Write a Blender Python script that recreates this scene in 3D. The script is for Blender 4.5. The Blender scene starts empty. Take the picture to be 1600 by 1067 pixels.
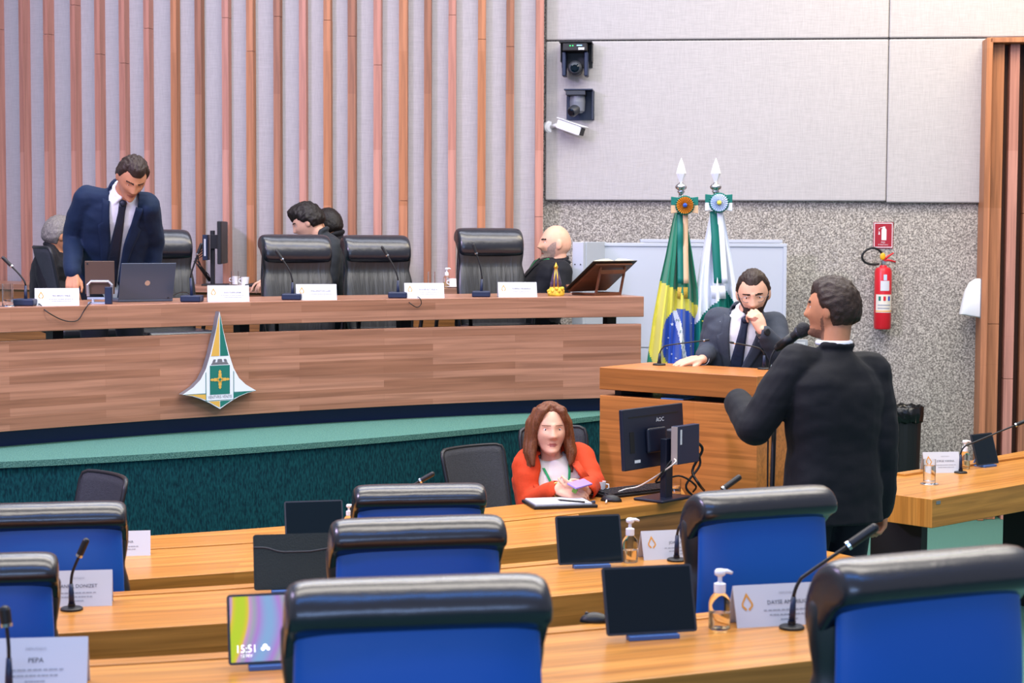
import bpy, bmesh, math, random
from mathutils import Vector, Matrix, noise, Euler
from mathutils.bvhtree import BVHTree
random.seed(7)
C = bpy.context.scene.collection
SC = bpy.context.scene
R = math.radians
# ------------------------------------------------------------------ camera
FPX = 2800.0
CAMZ = 2.0
cam = bpy.data.cameras.new('camera')
camo = bpy.data.objects.new('camera', cam)
C.objects.link(camo)
cam.sensor_width = 36.0
cam.lens = FPX / 1600 * 36.0
PITCH = math.atan(168 / FPX)
CR = Matrix.Rotation(math.pi / 2 - PITCH, 3, 'X') @ Matrix.Rotation(0.005, 3, 'Z')
camo.matrix_world = Matrix.Translation((0, 0, CAMZ)) @ CR.to_4x4()
cam.clip_start = 0.1
cam.clip_end = 100
cam.dof.use_dof = True
cam.dof.focus_distance = 9.5
cam.dof.aperture_fstop = 6.3
SC.camera = camo
# ------------------------------------------------------------------ light
SC.view_settings.view_transform = 'Standard'
SC.view_settings.look = 'None'
SC.view_settings.gamma = 1.0
SC.view_settings.use_curve_mapping = False
SC.view_settings.exposure = 0.2
wd = bpy.data.worlds.new('hall_ambience')
SC.world = wd
wd.use_nodes = True
wd.node_tree.nodes['Background'].inputs[0].default_value = (0.80, 0.84, 1.0, 1)
wd.node_tree.nodes['Background'].inputs[1].default_value = 0.42

def area(name, loc, target, sx, sy, power, col, spread=180):
    l = bpy.data.lights.new(name, 'AREA')
    l.shape = 'RECTANGLE'
    l.size = sx
    l.size_y = sy
    l.energy = power
    l.color = col
    l.spread = R(spread)
    o = bpy.data.objects.new(name, l)
    C.objects.link(o)
    o.location = loc
    d = Vector(target) - Vector(loc)
    o.rotation_euler = d.to_track_quat('-Z', 'Y').to_euler()
    return o
# rows of ceiling luminaires over the hall, and the cool window front behind the photographer
WARM = (1.0, 0.93, 0.82)
COOL = (0.80, 0.85, 1.0)
area('ceiling_luminaire_front', (0.2, 4.4, 5.6), (0.2, 4.4, 0), 7.0, 1.1, 210, WARM)
area('ceiling_luminaire_middle', (0.6, 7.2, 5.6), (0.6, 7.2, 0), 7.0, 1.1, 240, WARM)
area('ceiling_luminaire_well', (0.6, 9.6, 5.6), (0.6, 9.6, 0), 7.0, 1.1, 230, WARM)
area('ceiling_luminaire_stage', (-0.8, 11.4, 5.6), (-0.8, 11.6, 0), 6.5, 0.6, 90, COOL)
area('ceiling_luminaire_side', (3.4, 11.3, 5.0), (3.0, 12.6, 1.6), 2.5, 0.5, 85, (1.0, 0.84, 0.58))
area('window_front_behind_audience', (-1.0, -4.0, 2.9), (-0.5, 9.0, 1.6), 9.0, 0.9, 260, (0.36, 0.55, 1.0))
area('blue_cove_light_front', (0.2, 1.9, 5.4), (0.2, 1.9, 0), 8.0, 0.4, 120, (0.06, 0.30, 1.0))
area('blue_cove_light_stage', (-0.6, 8.55, 5.5), (-0.6, 8.55, 0), 7.5, 0.3, 60, (0.06, 0.30, 1.0))
area('stage_wash_left', (-5.0, 5.5, 4.8), (-1.5, 12.2, 2.6), 0.9, 0.6, 300, (0.74, 0.60, 1.0))

# ------------------------------------------------------------------ helpers
def px_ray(px, py):
    return (CR @ Vector(((px - 800) / FPX, (533.5 - py) / FPX, -1.0)))

def at_z(px, py, z):
    d = px_ray(px, py)
    k = (z - CAMZ) / d.z
    return Vector((0, 0, CAMZ)) + d * k

def at_y(px, py, y):
    d = px_ray(px, py)
    return Vector((0, 0, CAMZ)) + d * (y / d.y)

def lin(h):
    h = h.lstrip('#')
    out = []
    for i in (0, 2, 4):
        c = int(h[i:i + 2], 16) / 255
        out.append(c / 12.92 if c <= 0.04045 else ((c + 0.055) / 1.055) ** 2.4)
    return (out[0], out[1], out[2], 1)

MATS = {}
def mat(name, col, rough=0.5, metal=0.0, bump=0.0, bscale=40, var=0.0, vscale=8, spec=0.5, trans=0.0, emit=None, estr=0.0, coat=0.0, ior=1.45, sheen=0.0):
    if name in MATS:
        return MATS[name]
    m = bpy.data.materials.new(name)
    m.use_nodes = True
    nt = m.node_tree
    b = nt.nodes['Principled BSDF']
    c = lin(col)
    b.inputs['Base Color'].default_value = c
    b.inputs['Roughness'].default_value = rough
    b.inputs['Metallic'].default_value = metal
    b.inputs['Specular IOR Level'].default_value = spec
    b.inputs['Transmission Weight'].default_value = trans
    b.inputs['IOR'].default_value = ior
    b.inputs['Coat Weight'].default_value = coat
    b.inputs['Sheen Weight'].default_value = sheen
    if emit:
        b.inputs['Emission Color'].default_value = lin(emit)
        b.inputs['Emission Strength'].default_value = estr
    if bump or var:
        tc = nt.nodes.new('ShaderNodeTexCoord')
        if var:
            n = nt.nodes.new('ShaderNodeTexNoise')
            n.inputs['Scale'].default_value = vscale
            n.inputs['Detail'].default_value = 6
            nt.links.new(tc.outputs['Object'], n.inputs['Vector'])
            r = nt.nodes.new('ShaderNodeValToRGB')
            r.color_ramp.elements[0].position = 0.3
            r.color_ramp.elements[1].position = 0.7
            r.color_ramp.elements[0].color = (c[0] * (1 - var), c[1] * (1 - var), c[2] * (1 - var), 1)
            r.color_ramp.elements[1].color = (min(1, c[0] * (1 + var)), min(1, c[1] * (1 + var)), min(1, c[2] * (1 + var)), 1)
            nt.links.new(n.outputs['Fac'], r.inputs['Fac'])
            nt.links.new(r.outputs['Color'], b.inputs['Base Color'])
        if bump:
            n2 = nt.nodes.new('ShaderNodeTexNoise')
            n2.inputs['Scale'].default_value = bscale
            n2.inputs['Detail'].default_value = 5
            nt.links.new(tc.outputs['Object'], n2.inputs['Vector'])
            bp = nt.nodes.new('ShaderNodeBump')
            bp.inputs['Strength'].default_value = bump
            bp.inputs['Distance'].default_value = 0.01
            nt.links.new(n2.outputs['Fac'], bp.inputs['Height'])
            nt.links.new(bp.outputs['Normal'], b.inputs['Normal'])
    MATS[name] = m
    return m

def wood(name, a, bcol, dark, coord='UV', plank=(0.9, 0.055), rough=0.38, axis='X', grain=0.55):
    """wood laid in staves: random stave tints plus a stretched grain"""
    m = bpy.data.materials.new(name)
    m.use_nodes = True
    nt = m.node_tree
    L = nt.links
    b = nt.nodes['Principled BSDF']
    tc = nt.nodes.new('ShaderNodeTexCoord')
    mp = nt.nodes.new('ShaderNodeMapping')
    if axis == 'Z':
        mp.inputs['Rotation'].default_value = (0, R(90), 0)
    L.new(tc.outputs['UV' if coord == 'UV' else 'Object'], mp.inputs['Vector'])
    br = nt.nodes.new('ShaderNodeTexBrick')
    br.offset = 0.37
    br.inputs['Scale'].default_value = 1.0
    br.inputs['Brick Width'].default_value = plank[0]
    br.inputs['Row Height'].default_value = plank[1]
    br.inputs['Mortar Size'].default_value = 0.0005
    br.inputs['Mortar Smooth'].default_value = 0.5
    br.inputs['Bias'].default_value = -0.1
    br.inputs['Color1'].default_value = lin(a)
    br.inputs['Color2'].default_value = lin(bcol)
    br.inputs['Mortar'].default_value = tuple(0.6 * x + 0.4 * y for x, y in zip(lin(bcol), lin(dark)))
    L.new(mp.outputs['Vector'], br.inputs['Vector'])
    mp2 = nt.nodes.new('ShaderNodeMapping')
    mp2.inputs['Scale'].default_value = (0.9, 26, 26)
    L.new(mp.outputs['Vector'], mp2.inputs['Vector'])
    n = nt.nodes.new('ShaderNodeTexNoise')
    n.inputs['Scale'].default_value = 1.6
    n.inputs['Detail'].default_value = 8
    n.inputs['Distortion'].default_value = 0.6
    L.new(mp2.outputs['Vector'], n.inputs['Vector'])
    rp = nt.nodes.new('ShaderNodeValToRGB')
    rp.color_ramp.elements[0].position = 0.36
    rp.color_ramp.elements[0].color = (1 - grain, 1 - grain * 1.05, 1 - grain * 1.1, 1)
    rp.color_ramp.elements[1].position = 0.62
    rp.color_ramp.elements[1].color = (1.08, 1.06, 1.04, 1)
    L.new(n.outputs['Fac'], rp.inputs['Fac'])
    mx = nt.nodes.new('ShaderNodeMix')
    mx.data_type = 'RGBA'
    mx.blend_type = 'MULTIPLY'
    mx.inputs['Factor'].default_value = 0.75
    L.new(br.outputs['Color'], mx.inputs['A'])
    L.new(rp.outputs['Color'], mx.inputs['B'])
    L.new(mx.outputs['Result'], b.inputs['Base Color'])
    b.inputs['Roughness'].default_value = rough
    b.inputs['Specular IOR Level'].default_value = 0.4
    MATS[name] = m
    return m

class MB:
    """collects shapes into one mesh"""
    def __init__(s):
        s.bm = bmesh.new()
        s.uv = s.bm.loops.layers.uv.new('UVMap')
    def quad(s, vs, uvs=None, mi=0):
        f = s.bm.faces.new(vs)
        f.material_index = mi
        if uvs:
            for l, u in zip(f.loops, uvs):
                l[s.uv].uv = u
        return f
    def box(s, c, size, rot=None, mi=0):
        hx, hy, hz = size[0] / 2, size[1] / 2, size[2] / 2
        M = rot if rot is not None else Matrix.Identity(3)
        c = Vector(c)
        v = [s.bm.verts.new(c + M @ Vector((x * hx, y * hy, z * hz))) for x in (-1, 1) for y in (-1, 1) for z in (-1, 1)]
        for q in ((0, 1, 3, 2), (4, 6, 7, 5), (0, 4, 5, 1), (2, 3, 7, 6), (0, 2, 6, 4), (1, 5, 7, 3)):
            s.quad([v[i] for i in q], mi=mi)
        return s
    def ring(s, c, ax, ay, ra, rb, n):
        return [s.bm.verts.new(c + ax * (math.cos(2 * math.pi * i / n) * ra) + ay * (math.sin(2 * math.pi * i / n) * rb)) for i in range(n)]
    def loft(s, rings, cap=True, mi=0):
        n = len(rings[0])
        for a, b in zip(rings[:-1], rings[1:]):
            for i in range(n):
                s.quad([a[i], a[(i + 1) % n], b[(i + 1) % n], b[i]], mi=mi)
        if cap:
            s.quad(list(reversed(rings[0])), mi=mi)
            s.quad(rings[-1], mi=mi)
        return s
    def tube(s, pts, r, n=10, cap=True, mi=0):
        pts = [Vector(p) for p in pts]
        rr = r if isinstance(r, (list, tuple)) else [r] * len(pts)
        rings = []
        up = None
        for i, p in enumerate(pts):
            t = (pts[min(i + 1, len(pts) - 1)] - pts[max(i - 1, 0)])
            if t.length < 1e-9:
                t = Vector((0, 0, 1))
            t.normalize()
            if up is None:
                up = Vector((0, 0, 1)) if abs(t.z) < 0.9 else Vector((0, 1, 0))
            ax = up.cross(t)
            if ax.length < 1e-6:
                ax = Vector((1, 0, 0)).cross(t)
            ax.normalize()
            ay = t.cross(ax).normalized()
            up = ay
            rings.append(s.ring(p, ax, ay, rr[i], rr[i], n))
        return s.loft(rings, cap, mi)
    def lathe(s, prof, c=(0, 0, 0), n=24, axis=None, cap=True, mi=0):
        """prof: list of (radius, height) along axis"""
        c = Vector(c)
        a = Vector(axis).normalized() if axis else Vector((0, 0, 1))
        q = a.to_track_quat('Z', 'Y').to_matrix()
        ax, ay = q.col[0], q.col[1]
        rings = [s.ring(c + a * h, ax, ay, max(r, 1e-4), max(r, 1e-4), n) for r, h in prof]
        return s.loft(rings, cap, mi)
    def ball(s, c, r, n=16, m=10, mi=0, rot=None):
        c = Vector(c)
        r = Vector(r) if not isinstance(r, (int, float)) else Vector((r, r, r))
        M = rot if rot is not None else Matrix.Identity(3)
        rings = []
        for j in range(1, m):
            th = math.pi * j / m
            rings.append([s.bm.verts.new(c + M @ Vector((r.x * math.sin(th) * math.cos(2 * math.pi * i / n), r.y * math.sin(th) * math.sin(2 * math.pi * i / n), -r.z * math.cos(th)))) for i in range(n)])
        s.loft(rings, False, mi)
        b = s.bm.verts.new(c + M @ Vector((0, 0, -r.z)))
        t = s.bm.verts.new(c + M @ Vector((0, 0, r.z)))
        for i in range(n):
            s.quad([b, rings[0][(i + 1) % n], rings[0][i]], mi=mi)
            s.quad([t, rings[-1][i], rings[-1][(i + 1) % n]], mi=mi)
        return s
    def caps(s, pts, rad, n=14):
        """chain of tapered segments with ball joints (joined later by remeshing)"""
        pts = [Vector(p) for p in pts]
        for i in range(len(pts) - 1):
            s.tube([pts[i], pts[i + 1]], [rad[i], rad[i + 1]], n)
        for p, r in zip(pts, rad):
            s.ball(p, r, n, 8)
        return s
    def prism(s, poly, z0, z1, M=None, mi=0):
        """polygon (x,y) extruded z0..z1, mapped by M (4x4)"""
        M = M or Matrix.Identity(4)
        a = [s.bm.verts.new(M @ Vector((x, y, z0))) for x, y in poly]
        b = [s.bm.verts.new(M @ Vector((x, y, z1))) for x, y in poly]
        n = len(poly)
        for i in range(n):
            s.quad([a[i], a[(i + 1) % n], b[(i + 1) % n], b[i]], mi=mi)
        s.quad(list(reversed(a)), mi=mi)
        s.quad(b, mi=mi)
        return s
    def build(s, name, m, parent=None, smooth=False, bevel=0.0, bseg=2, subd=0, angle=40):
        bmesh.ops.recalc_face_normals(s.bm, faces=s.bm.faces[:])
        me = bpy.data.meshes.new(name)
        s.bm.to_mesh(me)
        s.bm.free()
        ms = m if isinstance(m, (list, tuple)) else [m]
        for x in ms:
            me.materials.append(x)
        o = bpy.data.objects.new(name, me)
        C.objects.link(o)
        if parent is not None:
            o.parent = parent
        if smooth:
            me.polygons.foreach_set('use_smooth', [True] * len(me.polygons))
        if bevel:
            md = o.modifiers.new('bevel', 'BEVEL')
            md.width = bevel
            md.segments = bseg
            md.limit_method = 'ANGLE'
            md.angle_limit = R(angle)
            if not smooth:
                me.polygons.foreach_set('use_smooth', [True] * len(me.polygons))
                md.harden_normals = True
        if subd:
            md = o.modifiers.new('subd', 'SUBSURF')
            md.levels = subd
            md.render_levels = subd
        return o

def thing(name, label, cat, loc=(0, 0, 0), rz=0.0, group=None, s=1.0):
    o = bpy.data.objects.new(name, None)
    o.empty_display_size = 0.1
    C.objects.link(o)
    o.location = loc
    o.rotation_euler = (0, 0, rz)
    o.scale = (s, s, s)
    o['label'] = label
    o['category'] = cat
    if group:
        o['group'] = group
    return o

def tag(o, label, cat, group=None):
    o['label'] = label
    o['category'] = cat
    if group:
        o['group'] = group
    return o

def structure(o):
    o['kind'] = 'structure'
    return o

def dup(root, loc, rz, label, group=None, s=None):
    kids = {}
    for ob in C.objects:
        if ob.parent is not None:
            kids.setdefault(ob.parent.name, []).append(ob)
    def rec(o, par):
        c = o.copy()
        C.objects.link(c)
        if par is not None:
            c.parent = par
        for ch in kids.get(o.name, []):
            rec(ch, c)
        return c
    r = rec(root, None)
    r.location = loc
    r.rotation_euler = (0, 0, rz)
    r['label'] = label
    if group:
        r['group'] = group
    if s:
        r.scale = s
    return r

TXT = {}
def text_mesh(t, size, align='CENTER'):
    k = (t, size, align)
    if k in TXT:
        return TXT[k]
    cu = bpy.data.curves.new('lettering', 'FONT')
    cu.body = t
    cu.size = size
    cu.align_x = align
    cu.align_y = 'CENTER'
    cu.resolution_u = 2
    o = bpy.data.objects.new('lettering', cu)
    me = bpy.data.meshes.new_from_object(o)
    bpy.data.objects.remove(o)
    bpy.data.curves.remove(cu)
    TXT[k] = me
    return me

def add_text(mb, t, size, M, align='CENTER', mi=0, sx=1.0, thick=0.0):
    """letters laid on the plane of M (x right, y up, z towards the reader)"""
    me = text_mesh(t, size, align)
    vs = [mb.bm.verts.new(M @ Vector((v.co.x * sx, v.co.y, 0))) for v in me.vertices]
    for p in me.polygons:
        try:
            mb.quad([vs[i] for i in p.vertices], mi=mi)
        except ValueError:
            pass

def evaluated(mb, mods, smooth=True):
    """mesh of mb after a list of (type, settings) modifiers"""
    bmesh.ops.recalc_face_normals(mb.bm, faces=mb.bm.faces[:])
    me = bpy.data.meshes.new('tmp')
    mb.bm.to_mesh(me)
    mb.bm.free()
    o = bpy.data.objects.new('tmp', me)
    C.objects.link(o)
    for t, kw in mods:
        md = o.modifiers.new(t, t)
        for k, v in kw.items():
            setattr(md, k, v)
    dg = bpy.context.evaluated_depsgraph_get()
    out = bpy.data.meshes.new_from_object(o.evaluated_get(dg))
    bpy.data.objects.remove(o)
    bpy.data.meshes.remove(me)
    if smooth:
        out.polygons.foreach_set('use_smooth', [True] * len(out.polygons))
    return out

def link_mesh(name, me, mats, parent=None):
    me.materials.clear()
    for m in (mats if isinstance(mats, (list, tuple)) else [mats]):
        me.materials.append(m)
    me.name = name
    o = bpy.data.objects.new(name, me)
    C.objects.link(o)
    if parent is not None:
        o.parent = parent
    return o

class Arc:
    """a gently curved line in plan: Y = a + bX + cX^2"""
    def __init__(s, a, b, c):
        s.a, s.b, s.c = a, b, c
    def y(s, x):
        return s.a + s.b * x + s.c * x * x
    def slope(s, x):
        return s.b + 2 * s.c * x
    def ang(s, x):
        return math.atan(s.slope(x))
    def n(s, x):
        t = s.slope(x)
        k = math.hypot(1, t)
        return Vector((-t / k, 1 / k, 0))
    def off(s, x, o, z=0.0):
        return Vector((x, s.y(x), z)) + s.n(x) * o

def slab(mb, pa, pb, z0, z1, n=40, mi=0):
    """prism between two plan curves pa(i/n), pb(i/n); pa is the near one"""
    A = [pa(i / n) for i in range(n + 1)]
    B = [pb(i / n) for i in range(n + 1)]
    u = [0.0]
    for i in range(n):
        u.append(u[-1] + (A[i + 1] - A[i]).length)
    def vv(L, z):
        return [mb.bm.verts.new((p.x, p.y, z)) for p in L]
    a0, a1, b0, b1 = vv(A, z0), vv(A, z1), vv(B, z0), vv(B, z1)
    for i in range(n):
        w0, w1 = (B[i] - A[i]).length, (B[i + 1] - A[i + 1]).length
        U0, U1 = u[i], u[i + 1]
        mb.quad([a0[i], a0[i + 1], a1[i + 1], a1[i]], [(U0, z0), (U1, z0), (U1, z1), (U0, z1)], mi)
        mb.quad([b0[i + 1], b0[i], b1[i], b1[i + 1]], [(U1, z0), (U0, z0), (U0, z1), (U1, z1)], mi)
        mb.quad([a1[i], a1[i + 1], b1[i + 1], b1[i]], [(U0, 3), (U1, 3), (U1, 3 + w1), (U0, 3 + w0)], mi)
        mb.quad([a0[i + 1], a0[i], b0[i], b0[i + 1]], [(U1, 5), (U0, 5), (U0, 5 + w0), (U1, 5 + w1)], mi)
    w = (B[0] - A[0]).length
    mb.quad([a0[0], a1[0], b1[0], b0[0]], [(0, z0), (0, z1), (w, z1), (w, z0)], mi)
    w = (B[n] - A[n]).length
    mb.quad([a0[n], b0[n], b1[n], a1[n]], [(0, z0), (w, z0), (w, z1), (0, z1)], mi)
    return mb
def span(arc, x0, x1, o):
    return lambda t: arc.off(x0 + (x1 - x0) * t, o)
# ------------------------------------------------------------------ plan curves
ROW1 = Arc(4.68, 0.41, 0.074)        # far edge of the nearest desk row
ROW2 = Arc(6.187, 0.503, 0.07)       # far edge of the second row
ROW3 = Arc(7.087, 0.598, 0.07)       # near edge of the third row
SEAM = Arc(7.75, 0.683, 0.1137)      # third row meets the clerks' table
CLERK = Arc(8.19, 0.74, 0.10)        # far edge of the clerks' table
DAIS = Arc(10.636, 0.456, -0.098)    # front of the presiding bench
EDGE = Arc(10.07, 1.0, 0.116)        # carpeted edge of the platform
F1, F2, PLAT = 0.2, 0.1, 0.923
Z1, Z2, Z3 = 0.95, 0.85, 0.75
ZD = 1.624                           # top of the presiding bench
def wallY(x):
    return 13.12 - 0.11 * (x - 0.225)
WYAW = -math.atan(0.11)

# ------------------------------------------------------------------ setting materials
def carpet(name, a, b, scale=170, ribs=False):
    m = bpy.data.materials.new(name)
    m.use_nodes = True
    nt = m.node_tree
    L = nt.links
    p = nt.nodes['Principled BSDF']
    p.inputs['Roughness'].default_value = 0.95
    p.inputs['Specular IOR Level'].default_value = 0.15
    tc = nt.nodes.new('ShaderNodeTexCoord')
    mp = nt.nodes.new('ShaderNodeMapping')
    mp.inputs['Scale'].default_value = (1, 1, 0.3) if ribs else (1, 1, 1)
    L.new(tc.outputs['Object'], mp.inputs['Vector'])
    n = nt.nodes.new('ShaderNodeTexNoise')
    n.inputs['Scale'].default_value = scale
    n.inputs['Detail'].default_value = 3
    L.new(mp.outputs['Vector'], n.inputs['Vector'])
    r = nt.nodes.new('ShaderNodeValToRGB')
    r.color_ramp.elements[0].position = 0.35
    r.color_ramp.elements[1].position = 0.65
    r.color_ramp.elements[0].color = lin(a)
    r.color_ramp.elements[1].color = lin(b)
    L.new(n.outputs['Fac'], r.inputs['Fac'])
    L.new(r.outputs['Color'], p.inputs['Base Color'])
    bp = nt.nodes.new('ShaderNodeBump')
    bp.inputs['Strength'].default_value = 0.6
    bp.inputs['Distance'].default_value = 0.006
    L.new(n.outputs['Fac'], bp.inputs['Height'])
    L.new(bp.outputs['Normal'], p.inputs['Normal'])
    MATS[name] = m
    return m

def granite(name):
    m = bpy.data.materials.new(name)
    m.use_nodes = True
    nt = m.node_tree
    L = nt.links
    p = nt.nodes['Principled BSDF']
    p.inputs['Roughness'].default_value = 0.75
    p.inputs['Specular IOR Level'].default_value = 0.25
    tc = nt.nodes.new('ShaderNodeTexCoord')
    n = nt.nodes.new('ShaderNodeTexNoise')
    n.inputs['Scale'].default_value = 85
    n.inputs['Detail'].default_value = 5
    n.inputs['Roughness'].default_value = 0.75
    L.new(tc.outputs['Object'], n.inputs['Vector'])
    r = nt.nodes.new('ShaderNodeValToRGB')
    els = r.color_ramp.elements
    els[0].position = 0.40
    els[0].color = lin('66625e')
    els[1].position = 0.62
    els[1].color = lin('cfc9c0')
    e = els.new(0.5)
    e.color = lin('96918b')
    L.new(n.outputs['Fac'], r.inputs['Fac'])
    L.new(r.outputs['Color'], p.inputs['Base Color'])
    bp = nt.nodes.new('ShaderNodeBump')
    bp.inputs['Strength'].default_value = 0.5
    bp.inputs['Distance'].default_value = 0.006
    L.new(n.outputs['Fac'], bp.inputs['Height'])
    L.new(bp.outputs['Normal'], p.inputs['Normal'])
    MATS[name] = m
    return m

def weave(name, col, amt=0.12):
    m = bpy.data.materials.new(name)
    m.use_nodes = True
    nt = m.node_tree
    L = nt.links
    p = nt.nodes['Principled BSDF']
    p.inputs['Roughness'].default_value = 0.9
    p.inputs['Specular IOR Level'].default_value = 0.15
    tc = nt.nodes.new('ShaderNodeTexCoord')
    fac = []
    for sc in ((14, 14, 260), (260, 260, 14), (1.5, 1.5, 1.5)):
        mp = nt.nodes.new('ShaderNodeMapping')
        mp.inputs['Scale'].default_value = sc
        L.new(tc.outputs['Object'], mp.inputs['Vector'])
        n = nt.nodes.new('ShaderNodeTexNoise')
        n.inputs['Scale'].default_value = 0.8
        n.inputs['Detail'].default_value = 2
        L.new(mp.outputs['Vector'], n.inputs['Vector'])
        fac.append(n)
    ad = nt.nodes.new('ShaderNodeMath')
    ad.operation = 'ADD'
    L.new(fac[0].outputs['Fac'], ad.inputs[0])
    L.new(fac[1].outputs['Fac'], ad.inputs[1])
    ad2 = nt.nodes.new('ShaderNodeMath')
    ad2.operation = 'MULTIPLY_ADD'
    L.new(ad.outputs[0], ad2.inputs[0])
    ad2.inputs[1].default_value = 0.4
    ad2.inputs[2].default_value = 0.1
    r = nt.nodes.new('ShaderNodeValToRGB')
    c = lin(col)
    r.color_ramp.elements[0].position = 0.3
    r.color_ramp.elements[1].position = 0.7
    r.color_ramp.elements[0].color = tuple(x * (1 - amt * 1.4) for x in c[:3]) + (1,)
    r.color_ramp.elements[1].color = tuple(min(1, x * (1 + amt)) for x in c[:3]) + (1,)
    L.new(ad2.outputs[0], r.inputs['Fac'])
    L.new(r.outputs['Color'], p.inputs['Base Color'])
    bp = nt.nodes.new('ShaderNodeBump')
    bp.inputs['Strength'].default_value = 0.25
    bp.inputs['Distance'].default_value = 0.004
    L.new(ad.outputs[0], bp.inputs['Height'])
    L.new(bp.outputs['Normal'], p.inputs['Normal'])
    MATS[name] = m
    return m

m_carpet = carpet('green_carpet', '38625a', '5c897c')
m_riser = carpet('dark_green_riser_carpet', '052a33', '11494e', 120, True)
m_granite = granite('speckled_plaster')
m_fabric = weave('woven_wall_fabric', 'b0adae')
m_slat_a = wood('slat_wood_rose', 'b98474', 'a87160', '6a4436', 'OBJ', (1.3, 0.5), 0.5, 'Z', 0.35)
m_slat_b = wood('slat_wood_orange', 'b57a56', 'a2683f', '64402a', 'OBJ', (1.1, 0.5), 0.5, 'Z', 0.4)
m_slat_c = wood('slat_wood_brown', '9c6a4e', '8a5a42', '553726', 'OBJ', (1.5, 0.5), 0.5, 'Z', 0.45)
m_dais = wood('bench_wood', 'b08068', '93664f', '704a38', 'UV', (0.85, 0.04), 0.30, 'X', 0.34)  # pinkish cast of the cool light put into the wood colour
m_desk = wood('desk_wood_golden', 'cc8e42', 'bb7b33', '8a5a2a', 'UV', (1.4, 0.06), 0.28, 'X', 0.4)
m_deskdark = wood('desk_front_wood', '9c6a3c', '8d5c31', '6d4523', 'UV', (1.6, 0.06), 0.35, 'X', 0.45)
m_lect = wood('lectern_wood', 'bf7a3c', 'ae6b31', '8a5829', 'OBJ', (0.9, 0.07), 0.35, 'X', 0.4)
m_black = mat('black_steel', '17181b', 0.45)
m_plinth = mat('dark_blue_plinth', '10234c', 0.4)

# ------------------------------------------------------------------ floors
mb = MB()
mb.box((0, 4.6, -0.05), (18, 19.5, 0.1))
structure(mb.build('floor', m_carpet))
mb = MB()
slab(mb, lambda t: Vector((-4.2 + 6.0 * t, -3.5, 0)), lambda t: ROW2.off(-4.2 + 6.0 * t, 0.03), 0.0, F2, 40)
structure(mb.build('trim_1', m_carpet))
mb = MB()
slab(mb, lambda t: Vector((-3.8 + 5.6 * t, -3.4, 0)), lambda t: ROW1.off(-3.8 + 5.6 * t, 0.03), F2, F1, 40)
structure(mb.build('trim_2', m_carpet))
# the raised carpeted platform of the presiding bench
plat = bpy.data.objects.new('trim_3', None)
C.objects.link(plat)
structure(plat)
XP0, XP1 = -6.0, 0.9
mb = MB()
slab(mb, span(EDGE, XP0, XP1, 0.0), lambda t: Vector((XP0 + (XP1 - XP0) * t, 13.6 if t < 0.88 else 12.28, 0)), PLAT - 0.03, PLAT, 50)
mb.build('platform_carpet', m_carpet, plat)
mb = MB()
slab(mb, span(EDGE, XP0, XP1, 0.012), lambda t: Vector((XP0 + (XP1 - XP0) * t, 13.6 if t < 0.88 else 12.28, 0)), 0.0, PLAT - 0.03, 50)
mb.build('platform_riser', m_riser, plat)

# ------------------------------------------------------------------ slatted wall behind the bench
YAWS = [(-400, 34), (30, 32), (150, 20), (300, 11), (500, 5), (846, -2)]
def yaw_at(px):
    for (a, ya), (b, yb) in zip(YAWS[:-1], YAWS[1:]):
        if px <= b:
            t = max(0, (px - a) / (b - a))
            return R(ya + (yb - ya) * t)
    return R(YAWS[-1][1])
pts = []
Yc, px = 12.92, 847.0
while px > -420:
    k = (px - 800) / FPX
    pts.append((px, k * Yc, Yc, yaw_at(px)))
    dk = -2.0 / FPX
    ty = math.tan(yaw_at(px))
    dX = Yc * dk / (1 + k * ty)
    Yc -= ty * dX
    px -= 2.0
pts.reverse()
def wall_at(px):
    i = min(range(len(pts)), key=lambda j: abs(pts[j][0] - px))
    return pts[i]
wb = bpy.data.objects.new('wall_back', None)
C.objects.link(wb)
structure(wb)
HW = 5.2
mb = MB()
P0 = [Vector((p[1], p[2], 0)) for p in pts[::6]] + [Vector((pts[-1][1], pts[-1][2], 0))]
N0 = [Vector((math.sin(p[3]), math.cos(p[3]), 0)) for p in pts[::6]] + [Vector((0, 1, 0))]
def pa(t):
    return P0[min(len(P0) - 1, int(round(t * (len(P0) - 1))))] + N0[min(len(P0) - 1, int(round(t * (len(P0) - 1))))] * 0.07
def pb(t):
    return P0[min(len(P0) - 1, int(round(t * (len(P0) - 1))))] + N0[min(len(P0) - 1, int(round(t * (len(P0) - 1))))] * 0.25
slab(mb, pa, pb, 0.0, HW, len(P0) - 1)
mb.build('fabric_backing', m_fabric, wb)
SL = [(-230, .04), (-190, .05), (-150, .05), (-110, .05), (-72, .05), (-36, .05), (-2.5, .045), (36.2, .047), (75.5, .045), (116.5, .045), (155, .048), (193, .047), (231.7, .045), (272.5, .045), (312, .048), (352.5, .05), (391.5, .052), (433.5, .05), (473.5, .05), (512, .053), (550, .056), (588.5, .056), (629, .06), (667.5, .05), (706, .054), (750.5, .058), (794.5, .058), (840.5, .058)]
sm = [m_slat_a, m_slat_b, m_slat_c]
for i, (x, w) in enumerate(SL):
    _, X, Y, ya = wall_at(x)
    mb = MB()
    j1, j2 = 0.9 + random.random() * 1.4, 3.2 + random.random() * 0.9
    zz = [0.0, j1, j2, HW]
    for a, b in zip(zz[:-1], zz[1:]):
        mb.box((0, 0.035, (a + b) / 2), (w * random.uniform(0.97, 1.03), 0.075, b - a - 0.003))
    o = mb.build('wood_slat', sm[0] if x < 300 and i % 4 != 1 else sm[i % 3], wb)  # left slats mostly rose: the lavender light's tint put into their colour
    o.location = (X, Y, 0)
    o.rotation_euler = (0, 0, -ya)

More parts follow.
